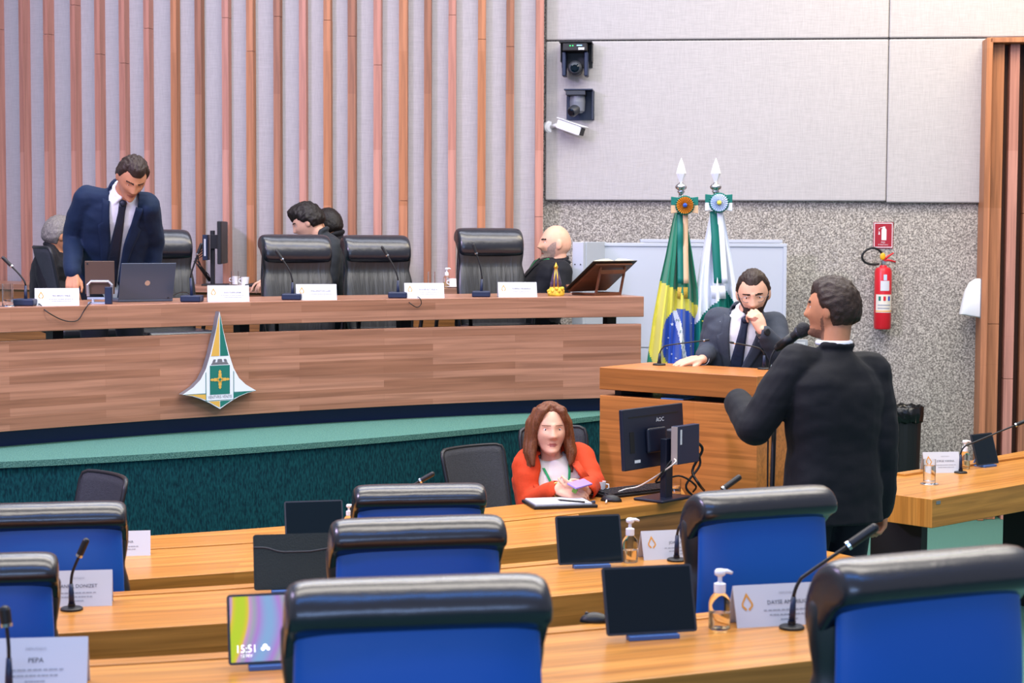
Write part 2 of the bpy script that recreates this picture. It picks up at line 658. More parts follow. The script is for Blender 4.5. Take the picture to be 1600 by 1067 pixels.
# ------------------------------------------------------------------ side wall: speckled plaster below, fabric panels above
wr = bpy.data.objects.new('wall_right', None)
C.objects.link(wr)
structure(wr)
def wall_strip(name, x0, x1, z0, z1, out, th, m, bev=0.0):
    xm = (x0 + x1) / 2
    mb = MB()
    L = (x1 - x0) / math.cos(WYAW)
    mb.box((0, 0, 0), (L, th, z1 - z0))
    o = mb.build(name, m, wr, bevel=bev)
    o.rotation_euler = (0, 0, WYAW)
    n = Vector((math.sin(-WYAW), -math.cos(WYAW), 0)) * -1
    n = Vector((-0.11, -1, 0)).normalized()
    o.location = Vector((xm, wallY(xm), (z0 + z1) / 2)) + n * (out - th / 2)
    return o
wall_strip('plaster_wall', 0.1, 7.0, 0.0, HW, 0.0, 0.3, m_granite)
XS = at_y(1393, 200, 12.7).x
wall_strip('fabric_panel', 0.24, XS - 0.003, 2.245, 3.392, 0.045, 0.045, m_fabric, 0.012)
wall_strip('fabric_panel', XS, 3.48, 2.235, 3.392, 0.045, 0.045, m_fabric, 0.012)
wall_strip('fabric_panel', 0.24, XS - 0.003, 3.40, HW, 0.045, 0.045, m_fabric, 0.012)
wall_strip('fabric_panel', XS, 7.0, 3.40, HW, 0.045, 0.045, m_fabric, 0.012)

# slatted wooden screen at the right edge
sc_ = bpy.data.objects.new('trim_4', None)
C.objects.link(sc_)
structure(sc_)
xa = at_y(1549, 60, 12.6).x
sc_.location = (xa, wallY(xa), 0)
sc_.rotation_euler = (0, 0, WYAW)
ZT = 3.375
mb = MB()
mb.box((0.0, -0.13, ZT / 2), (0.045, 0.26, ZT))
mb.build('screen_stile', m_slat_b, sc_, bevel=0.006)
mb = MB()
mb.box((1.5, -0.13, ZT - 0.017), (3.0, 0.26, 0.035))
mb.build('screen_rail', m_slat_b, sc_, bevel=0.004)
mb = MB()
mb.box((1.5, -0.03, ZT / 2), (2.96, 0.05, ZT - 0.04))
mb.build('screen_back', mat('dark_stained_board', '4a2c1c', 0.6), sc_)
xq = 0.065
k = 0
while xq < 2.9:
    w = (0.085, 0.065, 0.07, 0.06)[k % 4]
    mb = MB()
    j = 0.8 + random.random() * 1.6
    for a, b in ((0.0, j), (j + 0.003, ZT - 0.036)):
        mb.box((0, 0, (a + b) / 2), (w, 0.10 + 0.06 * (k % 2), b - a))
    o = mb.build('wood_slat', sm[(k * 2 + 1) % 3], sc_, bevel=0.003)
    o.location = (xq + 0.005, -0.10 - 0.03 * (k % 2 == 0), 0)
    xq += w + (0.03, 0.045, 0.035, 0.05)[k % 4]
    k += 1

# ------------------------------------------------------------------ presiding bench
d0 = thing('presiding_bench', 'long curved wooden presiding bench with a slim gap under its thick top', 'bench', (0, 0, 0))
XD0, XD1 = -5.2, 0.80
mb = MB()
slab(mb, span(DAIS, XD0, XD1, -0.015), span(DAIS, XD0, XD1, 0.68), ZD - 0.125, ZD, 60)
mb.build('bench_top', m_dais, d0, bevel=0.004)
mb = MB()
slab(mb, span(DAIS, XD0, XD1 - 0.01, 0.0), span(DAIS, XD0, XD1 - 0.01, 0.05), 1.006, ZD - 0.125 - 0.043, 60)
mb.build('front_panel', m_dais, d0, bevel=0.003)
mb = MB()
slab(mb, span(DAIS, XD0, XD1 - 0.04, 0.09), span(DAIS, XD0, XD1 - 0.04, 0.14), PLAT, 1.02, 60)
mb.build('plinth', m_plinth, d0)
for xx in (-4.3, -3.1, -2.2, -1.35, -0.5, 0.3, 0.7):
    mb = MB()
    p = DAIS.off(xx, 0.30, 0)
    mb.box((p.x, p.y, (PLAT + ZD - 0.13) / 2), (0.06, 0.08, ZD - 0.13 - PLAT), Matrix.Rotation(DAIS.ang(xx), 3, 'Z'))
    mb.build('support_post', m_black, d0)

# low counter along the slatted wall
mb = MB()
def cpt(px, o):
    _, X, Y, ya = wall_at(px)
    return Vector((X, Y, 0)) - Vector((math.sin(ya), math.cos(ya), 0)) * o
ct = thing('rear_counter', 'low brown wooden counter running along the slatted wall', 'counter')
slab(mb, lambda t: cpt(-60 + 880 * t, 0.62), lambda t: cpt(-60 + 880 * t, 0.02), ZD - 0.04, ZD, 40)
mb.build('counter_top', m_dais, ct, bevel=0.003)
mb = MB()
slab(mb, lambda t: cpt(-60 + 880 * t, 0.58), lambda t: cpt(-60 + 880 * t, 0.05), PLAT, ZD - 0.04, 40)
mb.build('counter_body', m_deskdark, ct)

# ------------------------------------------------------------------ rows of desks
def leg_panel(parent, arc, x, o, z0, z1, w=0.36):
    mb = MB()
    p = arc.off(x, o, 0)
    mb.box((p.x, p.y, (z0 + z1) / 2), (0.05, w, z1 - z0), Matrix.Rotation(arc.ang(x), 3, 'Z'))
    mb.build('leg', m_black, parent)

def desk_row(label, arc, x0, x1, z, fl, depth):
    t = thing('curved_desk', label, 'desk', (0, 0, 0), 0, 'curved desks of the members')
    mb = MB()
    slab(mb, span(arc, x0, x1, -depth), span(arc, x0, x1, -0.062), z - 0.11, z, 50)
    mb.build('desktop', m_desk, t, bevel=0.003)
    mb = MB()
    slab(mb, span(arc, x0, x1, -0.058), span(arc, x0, x1, 0.0), z - 0.13, z + 0.004, 50)
    mb.build('rear_strip', m_desk, t, bevel=0.003)
    mb = MB()
    slab(mb, span(arc, x0 + 0.02, x1 - 0.02, -0.05), span(arc, x0 + 0.02, x1 - 0.02, -0.012), fl + 0.14, z - 0.131, 50)
    mb.build('modesty_panel', m_deskdark, t)
    n = max(3, int((x1 - x0) / 0.8))
    for i in range(n):
        xx = x0 + 0.08 + (x1 - x0 - 0.16) * i / (n - 1)
        leg_panel(t, arc, xx, -depth * 0.52, fl, z - 0.11)
    return t
desk_row('nearest curved desk of golden wood, between the two front blue chairs and the tablets', ROW1, -2.6, 0.86, Z1, F1, 0.575)
desk_row('second curved desk of golden wood, behind the frontmost blue chair', ROW2, -3.0, 0.99, Z2, F2, 0.545)
t = thing('curved_desk', 'third curved desk of golden wood, set against the clerks table', 'desk', (0, 0, 0), 0, 'curved desks of the members')
mb = MB()
slab(mb, span(ROW3, -3.2, 0.32, 0.0), span(SEAM, -3.2, 0.30, -0.004), Z3 - 0.11, Z3, 50)
mb.build('desktop', m_desk, t, bevel=0.003)
for xx in (-2.6, -1.9, -1.2, -0.5, 0.2):
    leg_panel(t, ROW3, xx, 0.30, 0, Z3 - 0.11)
t = thing('clerks_table', 'long curved wooden clerks table that carries the black monitor and keyboard', 'table')
mb = MB()
slab(mb, span(SEAM, -3.2, 0.84, 0.004), span(CLERK, -3.2, 0.84, 0.0), Z3 - 0.05, Z3 + 0.004, 50)
mb.build('table_top', m_desk, t, bevel=0.003)
mb = MB()
slab(mb, span(SEAM, 0.34, 0.84, 0.012), span(SEAM, 0.34, 0.84, 0.05), 0.06, Z3 - 0.051, 20)
mb.build('front_panel', m_deskdark, t)
mb = MB()
slab(mb, span(SEAM, -3.2, 0.335, 0.012), span(SEAM, -3.2, 0.335, 0.05), 0.06, Z3 - 0.051, 40)
mb.build('front_panel', m_deskdark, t)
for xx in (-2.6, -1.6, -0.6, 0.78):
    leg_panel(t, SEAM, xx, 0.18, 0, Z3 - 0.05, 0.2)

# desk of the right-hand section
zq = Z3
q = [at_z(1457, 780, zq), at_z(1600, 756, zq), at_z(1600, 704, zq), at_z(1393, 742.5, zq), at_z(1387, 771, zq)]
ex = (q[1] - q[0]).normalized()
q[1] = q[0] + ex * 2.6
q[2] = q[3] + (q[2] - q[3]).normalized() * 2.9
rd = thing('chamfered_desk', 'thick wooden desk with a cut corner at the right, beside the standing man', 'desk', (q[0].x, q[0].y, 0))
mb = MB()
poly = [(p.x - q[0].x, p.y - q[0].y) for p in q]
mb.prism(poly, zq - 0.14, zq)
for f in mb.bm.faces:
    n = f.normal if f.normal.length else Vector((0, 0, 1))
    f.normal_update()
    n = f.normal
    for l in f.loops:
        v = l.vert.co
        if abs(n.z) > 0.5:
            l[mb.uv].uv = (v.x * ex.x + v.y * ex.y, 3 + -v.x * ex.y + v.y * ex.x)
        elif abs(n.dot(ex)) > 0.5:
            l[mb.uv].uv = (v.z, v.x * 1.0 - v.y)
        else:
            l[mb.uv].uv = (v.x * ex.x + v.y * ex.y, v.z)
mb.build('desktop', m_desk, rd, bevel=0.004)
iy = Vector((-ex.y, ex.x, 0))
for s_, w_ in ((0.06, 0.30), (1.27, 0.30), (2.4, 0.3)):
    c = ex * (s_ + 0.10) + iy * 0.30
    mb = MB()
    mb.box((c.x, c.y, (zq - 0.14) / 2), (0.05, w_, zq - 0.14), Matrix.Rotation(math.atan2(ex.y, ex.x), 3, 'Z'))
    mb.build('leg', m_black, rd)
mb = MB()
c = ex * 0.03 + Vector((ex.y, -ex.x, 0)) * 0.001
M = Matrix.Translation((c.x, c.y, zq - 0.02)) @ Matrix.Rotation(math.atan2(ex.y, ex.x), 4, 'Z')
mb.prism([(0, -0.001), (0.035, -0.001), (0.035, 0.001), (0, 0.001)], -0.008, 0.008, M)
mb.build('inventory_tag', mat('tag_metal', 'a8adb6', 0.3, 0.8), rd)
mb = MB()
c = q[3] - q[0] + ex * 0.02 - iy * 0.0
slab(mb, lambda t: c + ex * (0.0 + 2.7 * t) - iy * 0.07, lambda t: c + ex * (0.0 + 2.7 * t) - iy * 0.005, zq, zq + 0.012, 4)
mb.build('rear_strip', m_desk, rd, bevel=0.002)

# ------------------------------------------------------------------ lectern
LA, LB = Vector((0.451, 9.207, 0)), Vector((1.188, 8.646, 0))
lu = (LB - LA).normalized()
ln = Vector((-lu.y, lu.x, 0))
LW = (LB - LA).length
LZ = CAMZ - 0.682
LROT = math.atan2(lu.y, lu.x)
mb = MB()
M = Matrix.Translation((LA.x, LA.y, 0)) @ Matrix.Rotation(LROT, 4, 'Z')
mb.prism([(-0.0, 0.0), (LW + 0.1, 0.0), (LW + 0.1, 1.5), (-0.0, 1.5)], 0, 0.15, M)
structure(mb.build('trim_5', m_carpet))
lt = thing('lectern', 'wooden speaking lectern with a thick slab top and two thin microphones', 'lectern', (LA.x, LA.y, 0.15), LROT)
H = LZ - 0.15
mb = MB()
mb.box((LW / 2, 0.235, H - 0.0575), (LW, 0.47, 0.115))
mb.build('slab_top', m_lect, lt, bevel=0.004)
mb = MB()
mb.box((LW / 2, 0.03, (H - 0.145) / 2), (LW, 0.05, H - 0.145))
mb.build('front_panel', m_lect, lt, bevel=0.003)
for x_ in (0.028, LW - 0.028):
    mb = MB()
    mb.box((x_, 0.24, (H - 0.145) / 2), (0.05, 0.37, H - 0.145))
    mb.build('side_panel', m_lect, lt, bevel=0.003)
for x_ in (0.07, LW - 0.07):
    mb = MB()
    mb.box((x_, 0.22, H - 0.13), (0.04, 0.3, 0.03))
    mb.build('top_spacer', m_black, lt)
mb = MB()
mb.box((LW / 2, 0.26, H - 0.158), (LW - 0.11, 0.40, 0.02))
mb.build('inner_shelf', m_plinth, lt)

fo = MB()
fo.box((0, 0, 0.004), (0.12, 0.16, 0.008))
fo_ = fo.build('document_folder', mat('light_blue_card', '6aa6e0', 0.5), None, bevel=0.001)
qf = LA + lu * 0.40 + ln * 0.12
fo_.location = (qf.x, qf.y, LZ - 0.148)
fo_.rotation_euler = (0, 0, LROT + 0.2)
tag(fo_, 'light blue folder lying in the dark gap under the lectern top', 'folder')
# ------------------------------------------------------------------ chairs
def leather(name, col, rough, wr, sc):
    m = bpy.data.materials.new(name)
    m.use_nodes = True
    nt = m.node_tree
    L = nt.links
    p = nt.nodes['Principled BSDF']
    p.inputs['Base Color'].default_value = lin(col)
    p.inputs['Roughness'].default_value = rough
    p.inputs['Specular IOR Level'].default_value = 0.5 if col[0] == '0' else 0.75
    p.inputs['Coat Weight'].default_value = 0.0 if col[0] == '0' else 0.25
    p.inputs['Coat Roughness'].default_value = 0.3
    tc = nt.nodes.new('ShaderNodeTexCoord')
    mp = nt.nodes.new('ShaderNodeMapping')
    mp.inputs['Scale'].default_value = sc
    L.new(tc.outputs['Object'], mp.inputs['Vector'])
    n = nt.nodes.new('ShaderNodeTexNoise')
    n.inputs['Scale'].default_value = 1.0
    n.inputs['Detail'].default_value = 3
    n.inputs['Distortion'].default_value = 0.5
    L.new(mp.outputs['Vector'], n.inputs['Vector'])
    bp = nt.nodes.new('ShaderNodeBump')
    bp.inputs['Strength'].default_value = wr
    bp.inputs['Distance'].default_value = 0.03
    L.new(n.outputs['Fac'], bp.inputs['Height'])
    L.new(bp.outputs['Normal'], p.inputs['Normal'])
    MATS[name] = m
    return m
m_lblack = leather('black_leather', '12151f', 0.27, 0.10, (9, 9, 9))
m_lwrink = leather('creased_black_leather', '191b1f', 0.38, 0.3, (22, 10, 2.5))
m_lblue = leather('blue_leather', '0a55aa', 0.4, 0.05, (4, 4, 4))
m_plast = mat('black_plastic', '141518', 0.45)
m_chrome = mat('polished_metal', 'c9ccd2', 0.18, 1.0)

def sweep_sections(mb, prof, xs, scales, cen):
    """closed (y,z) profile repeated along x; each repeat scaled about cen"""
    rings = []
    for x, s in zip(xs, scales):
        rings.append([mb.bm.verts.new((x, cen[0] + (y - cen[0]) * s, cen[1] + (z - cen[1]) * s)) for y, z in prof])
    return mb.loft(rings)

def office_chair(name, label, group, back=m_lblue):
    t = thing(name, label, 'chair', group=group)
    # back shell
    mb = MB()
    zs = [0.40, 0.46, 0.56, 0.68, 0.80, 0.92, 1.03, 1.085, 1.09]
    ws = [0.36, 0.42, 0.455, 0.475, 0.478, 0.47, 0.462, 0.46, 0.45]
    rings = []
    n = 22
    for z, w in zip(zs, ws):
        yb = -0.205 - 0.085 * min(1, (z - 0.4) / 0.6) - 0.045 * math.sin(min(1, (z - 0.4) / 0.62) * math.pi)
        r = []
        for i in range(n):
            a = 2 * math.pi * i / n
            cx, sy = math.cos(a), math.sin(a)
            x = w / 2 * math.copysign(abs(cx) ** 0.35, cx)
            y = 0.022 * math.copysign(abs(sy) ** 0.6, sy) + 0.028 * (abs(x) / 0.24) ** 2
            r.append(mb.bm.verts.new((x, yb + y, z)))
        rings.append(r)
    mb.loft(rings)
    mb.build('back_shell', back, t, smooth=True, subd=1)
    # front cushion in two padded lobes
    mb = MB()
    rings = []
    for z, w, th in ((0.40, 0.42, .04), (0.46, 0.48, .052), (0.56, 0.515, .06), (0.68, 0.53, .062), (0.78, 0.525, .058), (0.85, 0.505, .048), (0.888, 0.475, .036), (0.92, 0.49, .044), (0.97, 0.507, .052), (1.03, 0.508, .052), (1.07, 0.50, .04)):
        k = min(1, (z - 0.4) / 0.62)
        yb = -0.150 - 0.09 * k - 0.022 * math.sin(k * math.pi)
        r = []
        for i in range(n):
            a = 2 * math.pi * i / n
            cx, sy = math.cos(a), math.sin(a)
            x = w / 2 * math.copysign(abs(cx) ** 0.5, cx)
            y = th * math.copysign(abs(sy) ** 0.7, sy) + 0.03 * (abs(x) / 0.24) ** 2
            r.append(mb.bm.verts.new((x, yb + y, z)))
        rings.append(r)
    mb.loft(rings)
    mb.build('back_cushion', m_lwrink, t, smooth=True, subd=1)
    # rolled headrest
    prof = [(-0.165, 0.945), (-0.15, 0.99), (-0.158, 1.045), (-0.185, 1.095), (-0.225, 1.125), (-0.27, 1.134), (-0.312, 1.120), (-0.338, 1.088), (-0.336, 1.056), (-0.312, 1.042), (-0.28, 1.03), (-0.24, 0.98), (-0.2, 0.94)]
    mb = MB()
    hw = 0.248
    xs = [-hw, -hw + 0.004, -hw + 0.018, -hw + 0.05, -0.1, 0, 0.1, hw - 0.05, hw - 0.018, hw - 0.004, hw]
    sc2 = [0.6, 0.82, 0.96, 1.0, 1.0, 1.0, 1.0, 1.0, 0.96, 0.82, 0.6]
    sweep_sections(mb, prof, xs, sc2, (-0.25, 1.04))
    mb.build('headrest_roll', m_lblack, t, smooth=True, subd=1)
    # piping along the roll's ends
    for s in ():
        mb = MB()
        p2 = [(s * (hw - 0.016), -0.25 + (y + 0.25) * 0.985, 1.04 + (z - 1.04) * 0.985) for y, z in prof]
        mb.tube(p2[:9], 0.0036, 6)
        mb.build('piping', m_lblack, t, smooth=True)
    # seat
    mb = MB()
    mb.box((0, 0.05, 0.455), (0.50, 0.48, 0.11))
    mb.build('seat', m_lblack, t, bevel=0.04, bseg=4)
    for s in (-1, 1):
        mb = MB()
        mb.tube([(s * 0.25, -0.12, 0.44), (s * 0.29, -0.11, 0.5), (s * 0.295, -0.08, 0.62), (s * 0.295, 0.0, 0.655), (s * 0.295, 0.16, 0.655), (s * 0.295, 0.20, 0.62), (s * 0.285, 0.19, 0.5), (s * 0.25, 0.16, 0.44)], 0.014, 8)
        a = mb.build('armrest', m_plast, t, smooth=True)
        mb = MB()
        mb.box((s * 0.295, 0.05, 0.668), (0.055, 0.27, 0.032))
        mb.build('arm_pad', m_lblack, a, bevel=0.014, bseg=3)
    mb = MB()
    mb.lathe([(0.06, 0.37), (0.045, 0.35), (0.028, 0.34), (0.028, 0.12), (0.04, 0.11), (0.04, 0.07)], n=16)
    mb.box((0, 0, 0.385), (0.28, 0.3, 0.03))
    mb.build('column', m_plast, t, bevel=0.004)
    for k in range(5):
        a = 2 * math.pi * k / 5 + 0.3
        d = Vector((math.cos(a), math.sin(a), 0))
        mb = MB()
        mb.tube([d * 0.03 + Vector((0, 0, 0.095)), d * 0.16 + Vector((0, 0, 0.09)), d * 0.28 + Vector((0, 0, 0.07))], [0.024, 0.02, 0.014], 8)
        lg = mb.build('leg', m_plast, t, smooth=True)
        mb = MB()
        mb.lathe([(0.012, -0.02), (0.027, -0.017), (0.027, 0.017), (0.012, 0.02)], d * 0.28 + Vector((0, 0, 0.0275)), 14, (-d.y, d.x, 0))
        mb.build('caster', m_plast, lg)
    return t

# seat rows facing the bench
G = 'blue backed leather chairs of the members'
SPEC = [  # px centre of the roll, depth, floor, top height, turn, width scale, label
    (657, 3.27, F1, 900, 11, 1.0, 'frontmost blue leather chair, low in the middle, beside the lit tablet'),
    (1466, 3.62, F1, 860, 25, 1.0, 'big blue leather chair at the bottom right, in front of the standing man'),
    (656, 4.95, F2, 806, 13, 1.0, 'middle one of three blue chairs in a line, next to a black covered tablet'),
    (1199, 5.4, F2, 761, 25, 0.98, 'blue leather chair right behind the standing man in the black suit'),
    (-58, 4.75, F2, 866, 13, 1.0, 'blue leather chair cut by the left edge, behind the low left microphone and nameplate'),
    (657, 6.58, 0.0, 755, 10, 1.0, 'farthest blue chair of the middle line, nearest the empty mesh chair'),
    (80, 5.95, 0.0, 784, 12, 1.0, 'wide blue leather chair at the left, below the dark mesh chair'),
]
proto = None
for i, (px, Y, fl, py, rz, ws, lab) in enumerate(SPEC):
    top = at_y(px, py, Y)
    sz = (top.z - fl) / 1.135
    back = Vector((math.sin(R(rz)), -math.cos(R(rz)), 0))   # from chair centre to its back
    loc = Vector((top.x, Y, fl)) - back * 0.29
    if proto is None:
        proto = office_chair('office_chair', lab, G)
        o = proto
        o.location, o.rotation_euler = loc, (0, 0, R(rz))
        o.scale = (ws, 1, sz)
    else:
        o = dup(proto, loc, R(rz), lab, G, (ws, 1, sz))

G2 = 'black leather chairs of the presiding bench'
DCH = [(243, 11.0, 357, 'black leather chair beside the standing man at the bench'),
       (462, 11.1, 365, 'black leather chair in front of the seated young man with dark hair'),
       (588, 11.55, 366, 'black leather chair right of the dark haired young man, behind the fourth nameplate'),
       (765, 11.7, 355, 'black leather chair nearest the bald seated man'),
       (195, 10.75, 372, 'black leather chair hidden behind the standing man at the bench')]
p2 = None
for i, (px, Y, py, lab) in enumerate(DCH[:4]):
    top = at_y(px, py, Y)
    sz = (top.z - PLAT) / 1.135
    arc_x = px_ray(px, 420).x / px_ray(px, 420).y * (Y - 1)
    rz = math.pi + DAIS.ang(arc_x) * 0.75
    fw = Vector((-math.sin(rz), math.cos(rz), 0))
    loc = Vector((top.x, Y, PLAT)) + fw * 0.22
    if p2 is None:
        p2 = office_chair('leather_chair', lab, G2, m_lblack)
        o = p2
        o.location, o.rotation_euler, o.scale = loc, (0, 0, rz), (0.9, 0.95, sz)
    else:
        o = dup(p2, loc, rz, lab, G2, (0.9, 0.95, sz))

m_mesh = mat('chair_mesh_fabric', '33353c', 0.7, 0, 0.5, 300, 0.25, 120)
m_frame = mat('chair_frame_plastic', '1c1d22', 0.4)
def mesh_chair(label, group):
    t = thing('mesh_chair', label, 'chair', group=group)
    mb = MB()
    W, Hh = 0.44, 0.50
    nx, nz = 14, 12
    def pt(u, v, o):
        x = (u - 0.5) * W * (1 - 0.10 * (1 - v))
        y = -0.20 - 0.10 * v + 0.05 * (2 * u - 1) ** 2 + o
        rc = 0.0
        return Vector((x, y, 0.50 + Hh * v + rc))
    def rnd(u, v):
        # superellipse corner rounding
        a, b = 2 * u - 1, 2 * v - 1
        m = (abs(a) ** 14 + abs(b) ** 14) ** (1 / 14)
        k = max(abs(a), abs(b)) / m if m > 0 else 1
        return 0.5 + a * k / 2, 0.5 + b * k / 2
    for o_, flip in ((0.008, 1), (-0.008, 0)):
        g = [[mb.bm.verts.new(pt(*rnd(i / nx, j / nz), o_)) for i in range(nx + 1)] for j in range(nz + 1)]
        for j in range(nz):
            for i in range(nx):
                mb.quad([g[j][i], g[j][i + 1], g[j + 1][i + 1], g[j + 1][i]])
        if flip:
            ga = g
    for i in range(nx):
        for j in (0, nz):
            mb.quad([ga[j][i], ga[j][i + 1], g[j][i + 1], g[j][i]])
    for j in range(nz):
        for i in (0, nx):
            mb.quad([ga[j][i], ga[j + 1][i], g[j + 1][i], g[j][i]])
    mb.build('mesh_back', m_mesh, t, smooth=True)
    mb = MB()
    loop = []
    for k in range(49):
        q = k / 48 * 4
        if q < 1: u, v = q, 0
        elif q < 2: u, v = 1, q - 1
        elif q < 3: u, v = 3 - q, 1
        else: u, v = 0, 4 - q
        loop.append(pt(*rnd(min(1, max(0, u)), min(1, max(0, v))), 0))
    mb.tube(loop, 0.011, 8)
    mb.build('back_frame', m_frame, t, smooth=True)
    mb = MB()
    mb.box((0, 0.04, 0.45), (0.48, 0.46, 0.07))
    mb.build('seat', m_frame, t, bevel=0.03, bseg=3)
    mb = MB()
    mb.tube([(0, -0.1, 0.43), (0, -0.22, 0.44), (0, -0.235, 0.55), (0, -0.255, 0.7)], 0.02, 8)
    mb.build('back_post', m_frame, t, smooth=True)
    mb = MB()
    mb.lathe([(0.05, 0.42), (0.028, 0.40), (0.028, 0.1), (0.04, 0.09), (0.04, 0.06)], n=14)
    mb.build('column', m_frame, t)
    for k in range(5):
        a = 2 * math.pi * k / 5
        d = Vector((math.cos(a), math.sin(a), 0))
        mb = MB()
        mb.tube([d * 0.03 + Vector((0, 0, 0.08)), d * 0.27 + Vector((0, 0, 0.055))], [0.022, 0.013], 8)
        lg = mb.build('leg', m_frame, t, smooth=True)
        mb = MB()
        mb.lathe([(0.012, -0.02), (0.024, -0.017), (0.024, 0.017), (0.012, 0.02)], d * 0.27 + Vector((0, 0, 0.0245)), 12, (-d.y, d.x, 0))
        mb.build('caster', m_frame, lg)
    return t
G3 = 'dark mesh office chairs'
mc = mesh_chair('empty dark grey mesh chair beside the woman in the orange jacket', G3)
MESHC = [(732, 9.6, 0.0, 698, 180 + 46, 1.06), (172, 7.75, 0.0, 742, 180 - 52, 1.0), (860, 9.07, 0.0, 668, 180 + 22, 0.84), (60, 11.35, PLAT, 386, 180 + 118, 0.88)]
MLAB = ['empty dark grey mesh chair beside the woman in the orange jacket',
        'dark mesh chair standing alone at the left below the emblem',
        'dark mesh chair in which the woman in the orange jacket sits',
        'narrow mesh chair behind the bench by the grey haired man']
for i, (px, Y, fl, py, rz, ws) in enumerate(MESHC):
    top = at_y(px, py, Y)
    sz = (top.z - fl) / 1.0
    fw = Vector((-math.sin(R(rz)), math.cos(R(rz)), 0))
    loc = Vector((top.x, Y, fl)) + fw * 0.28
    if i == 0:
        mc.location, mc.rotation_euler, mc.scale = loc, (0, 0, R(rz)), (ws, 1, sz)
    else:
        dup(mc, loc, R(rz), MLAB[i], G3, (ws, 1, sz))
# ------------------------------------------------------------------ small things
m_white = mat('white_card', 'c9ccd4', 0.5)
m_acryl = mat('clear_acrylic', 'e9edf3', 0.12, 0, spec=0.6)
m_ink = mat('grey_print', '4a4e58', 0.7)
m_ink2 = mat('pale_print', '9a9ea8', 0.7)
m_gold = mat('golden_print', 'd9962e', 0.5)
m_glass = mat('clear_glass', 'ffffff', 0.02, trans=1.0, ior=1.3)
m_water = mat('water', 'ffffff', 0.0, trans=1.0, ior=1.2)
m_screen = mat('dark_tablet_glass', '04141f', 0.06, spec=0.35)
m_tabgrey = mat('tablet_shell', '3a3d44', 0.4, 0.4)
m_bluebar = mat('blue_grey_stand', '4a6fae', 0.4, 0.3)
m_gel = mat('amber_gel', 'f7e2b0', 0.08, trans=0.92, ior=1.3)
m_bottle = mat('clear_plastic', 'ffffff', 0.06, trans=1.0, ior=1.2)
m_pump = mat('white_plastic', 'e9ecf0', 0.4)
m_porc = mat('white_porcelain', 'f0f2f5', 0.2)
m_cable = mat('black_cable', '101114', 0.5)
m_wcable = mat('white_cable', 'd9d4c8', 0.5)
m_navy = mat('navy_plastic', '16233f', 0.4)

def kite(mb, M, s):
    out = [(-0.20, -0.80), (-0.60, -0.35), (-0.58, -0.05), (0, 1.0), (0.58, -0.05), (0.60, -0.35), (0.20, -0.80)]
    inn = [(-0.06, -0.62), (-0.40, -0.30), (-0.40, -0.08), (0, 0.60), (0.40, -0.08), (0.40, -0.30), (0.06, -0.62)]
    a = [mb.bm.verts.new(M @ Vector((x * s, y * s, 0))) for x, y in out]
    b = [mb.bm.verts.new(M @ Vector((x * s, y * s, 0))) for x, y in inn]
    for i in range(6):
        mb.quad([a[i], a[i + 1], b[i + 1], b[i]])

def nameplate(label, loc, rz, w, h, name, group, lines=2, logo=True, over=''):
    t = thing('nameplate', label, 'nameplate', loc, rz, group)
    d = h * 0.36
    mb = MB()
    th = 0.003
    mb.prism([(-d, 0), (-d + 0.004, 0), (0, h - 0.006), (d - 0.004, 0), (d, 0), (0.0, h)], -w / 2, w / 2, Matrix(((0, 0, 1, 0), (1, 0, 0, 0), (0, 1, 0, 0), (0, 0, 0, 1))))
    mb.build('acrylic_tent', m_white, t)
    up = Vector((0, d, h)).normalized()
    nr = Vector((1, 0, 0)).cross(up)
    def F(x, v, o=0.0012):
        p = Vector((x, -d, 0)) + up * v + nr * o
        return Matrix(((1, up.x, nr.x, p.x), (0, up.y, nr.y, p.y), (0, up.z, nr.z, p.z), (0, 0, 0, 1)))
    L = math.hypot(d, h)
    cx = 0.10 * w if logo else 0
    mb = MB()
    sz = L * 0.135
    ww = sum(0.62 for _ in name) * sz
    sx = min(1.0, w * (0.52 if logo else 0.7) / ww)
    add_text(mb, name, sz, F(cx, L * 0.56), sx=sx)
    mb.build('printed_name', m_ink, t)
    mb = MB()
    if over:
        mo_ = MB()
        add_text(mo_, over, L * 0.075, F(cx, L * 0.78))
        mo_.build('printed_title', m_ink2, t)
    for k in range(lines):
        z = L * (0.38 - 0.11 * k)
        ln = w * (0.56, 0.44, 0.2)[k]
        n = 11
        for i in range(n):
            x0 = cx - ln / 2 + ln * i / n
            wv = ln / n * (0.65 + 0.25 * ((i * 7 + k) % 3) / 2)
            m0 = F(x0, z - L * 0.015)
            vs = [mb.bm.verts.new(m0 @ Vector(c)) for c in ((0, 0, 0), (wv, 0, 0), (wv, L * 0.03, 0), (0, L * 0.03, 0))]
            mb.quad(vs)
    mb.build('small_print', m_ink2, t)
    if logo:
        mb = MB()
        kite(mb, F(-w * 0.36, L * 0.58), L * 0.24)
        mb.build('emblem_print', m_gold, t)
    return t

def bench_pt(px, o):
    # the spot on the presiding bench o metres behind its front edge
    r = px_ray(px, 460)
    k = r.x / r.y
    Y = 10.0
    for _ in range(30):
        X = k * Y
        Y = DAIS.y(X) + o / math.cos(DAIS.ang(X))
    return Vector((k * Y, Y, ZD))
def counter_pt(px, o):
    # the spot on the rear counter o metres in front of the slatted wall
    _, X, Y, ya = wall_at(px)
    Y2 = Y - o
    return Vector((px_ray(px, 440).x / px_ray(px, 440).y * Y2, Y2, ZD))
GP = 'white tent nameplates on the presiding bench'
def bench_plate(x0, x1, y1, name, label, over='DEPUTADO'):
    p = bench_pt((x0 + x1) / 2, 0.08)
    k = FPX / p.y
    nameplate(label, (p.x, p.y, ZD), DAIS.ang(p.x) * 0.35, (x1 - x0) / k / 0.95, 0.088, name, GP, 2, True, over)
bench_plate(57, 121, 479, 'RICARDO VALE', 'white nameplate on the bench in front of the standing man with a tie')
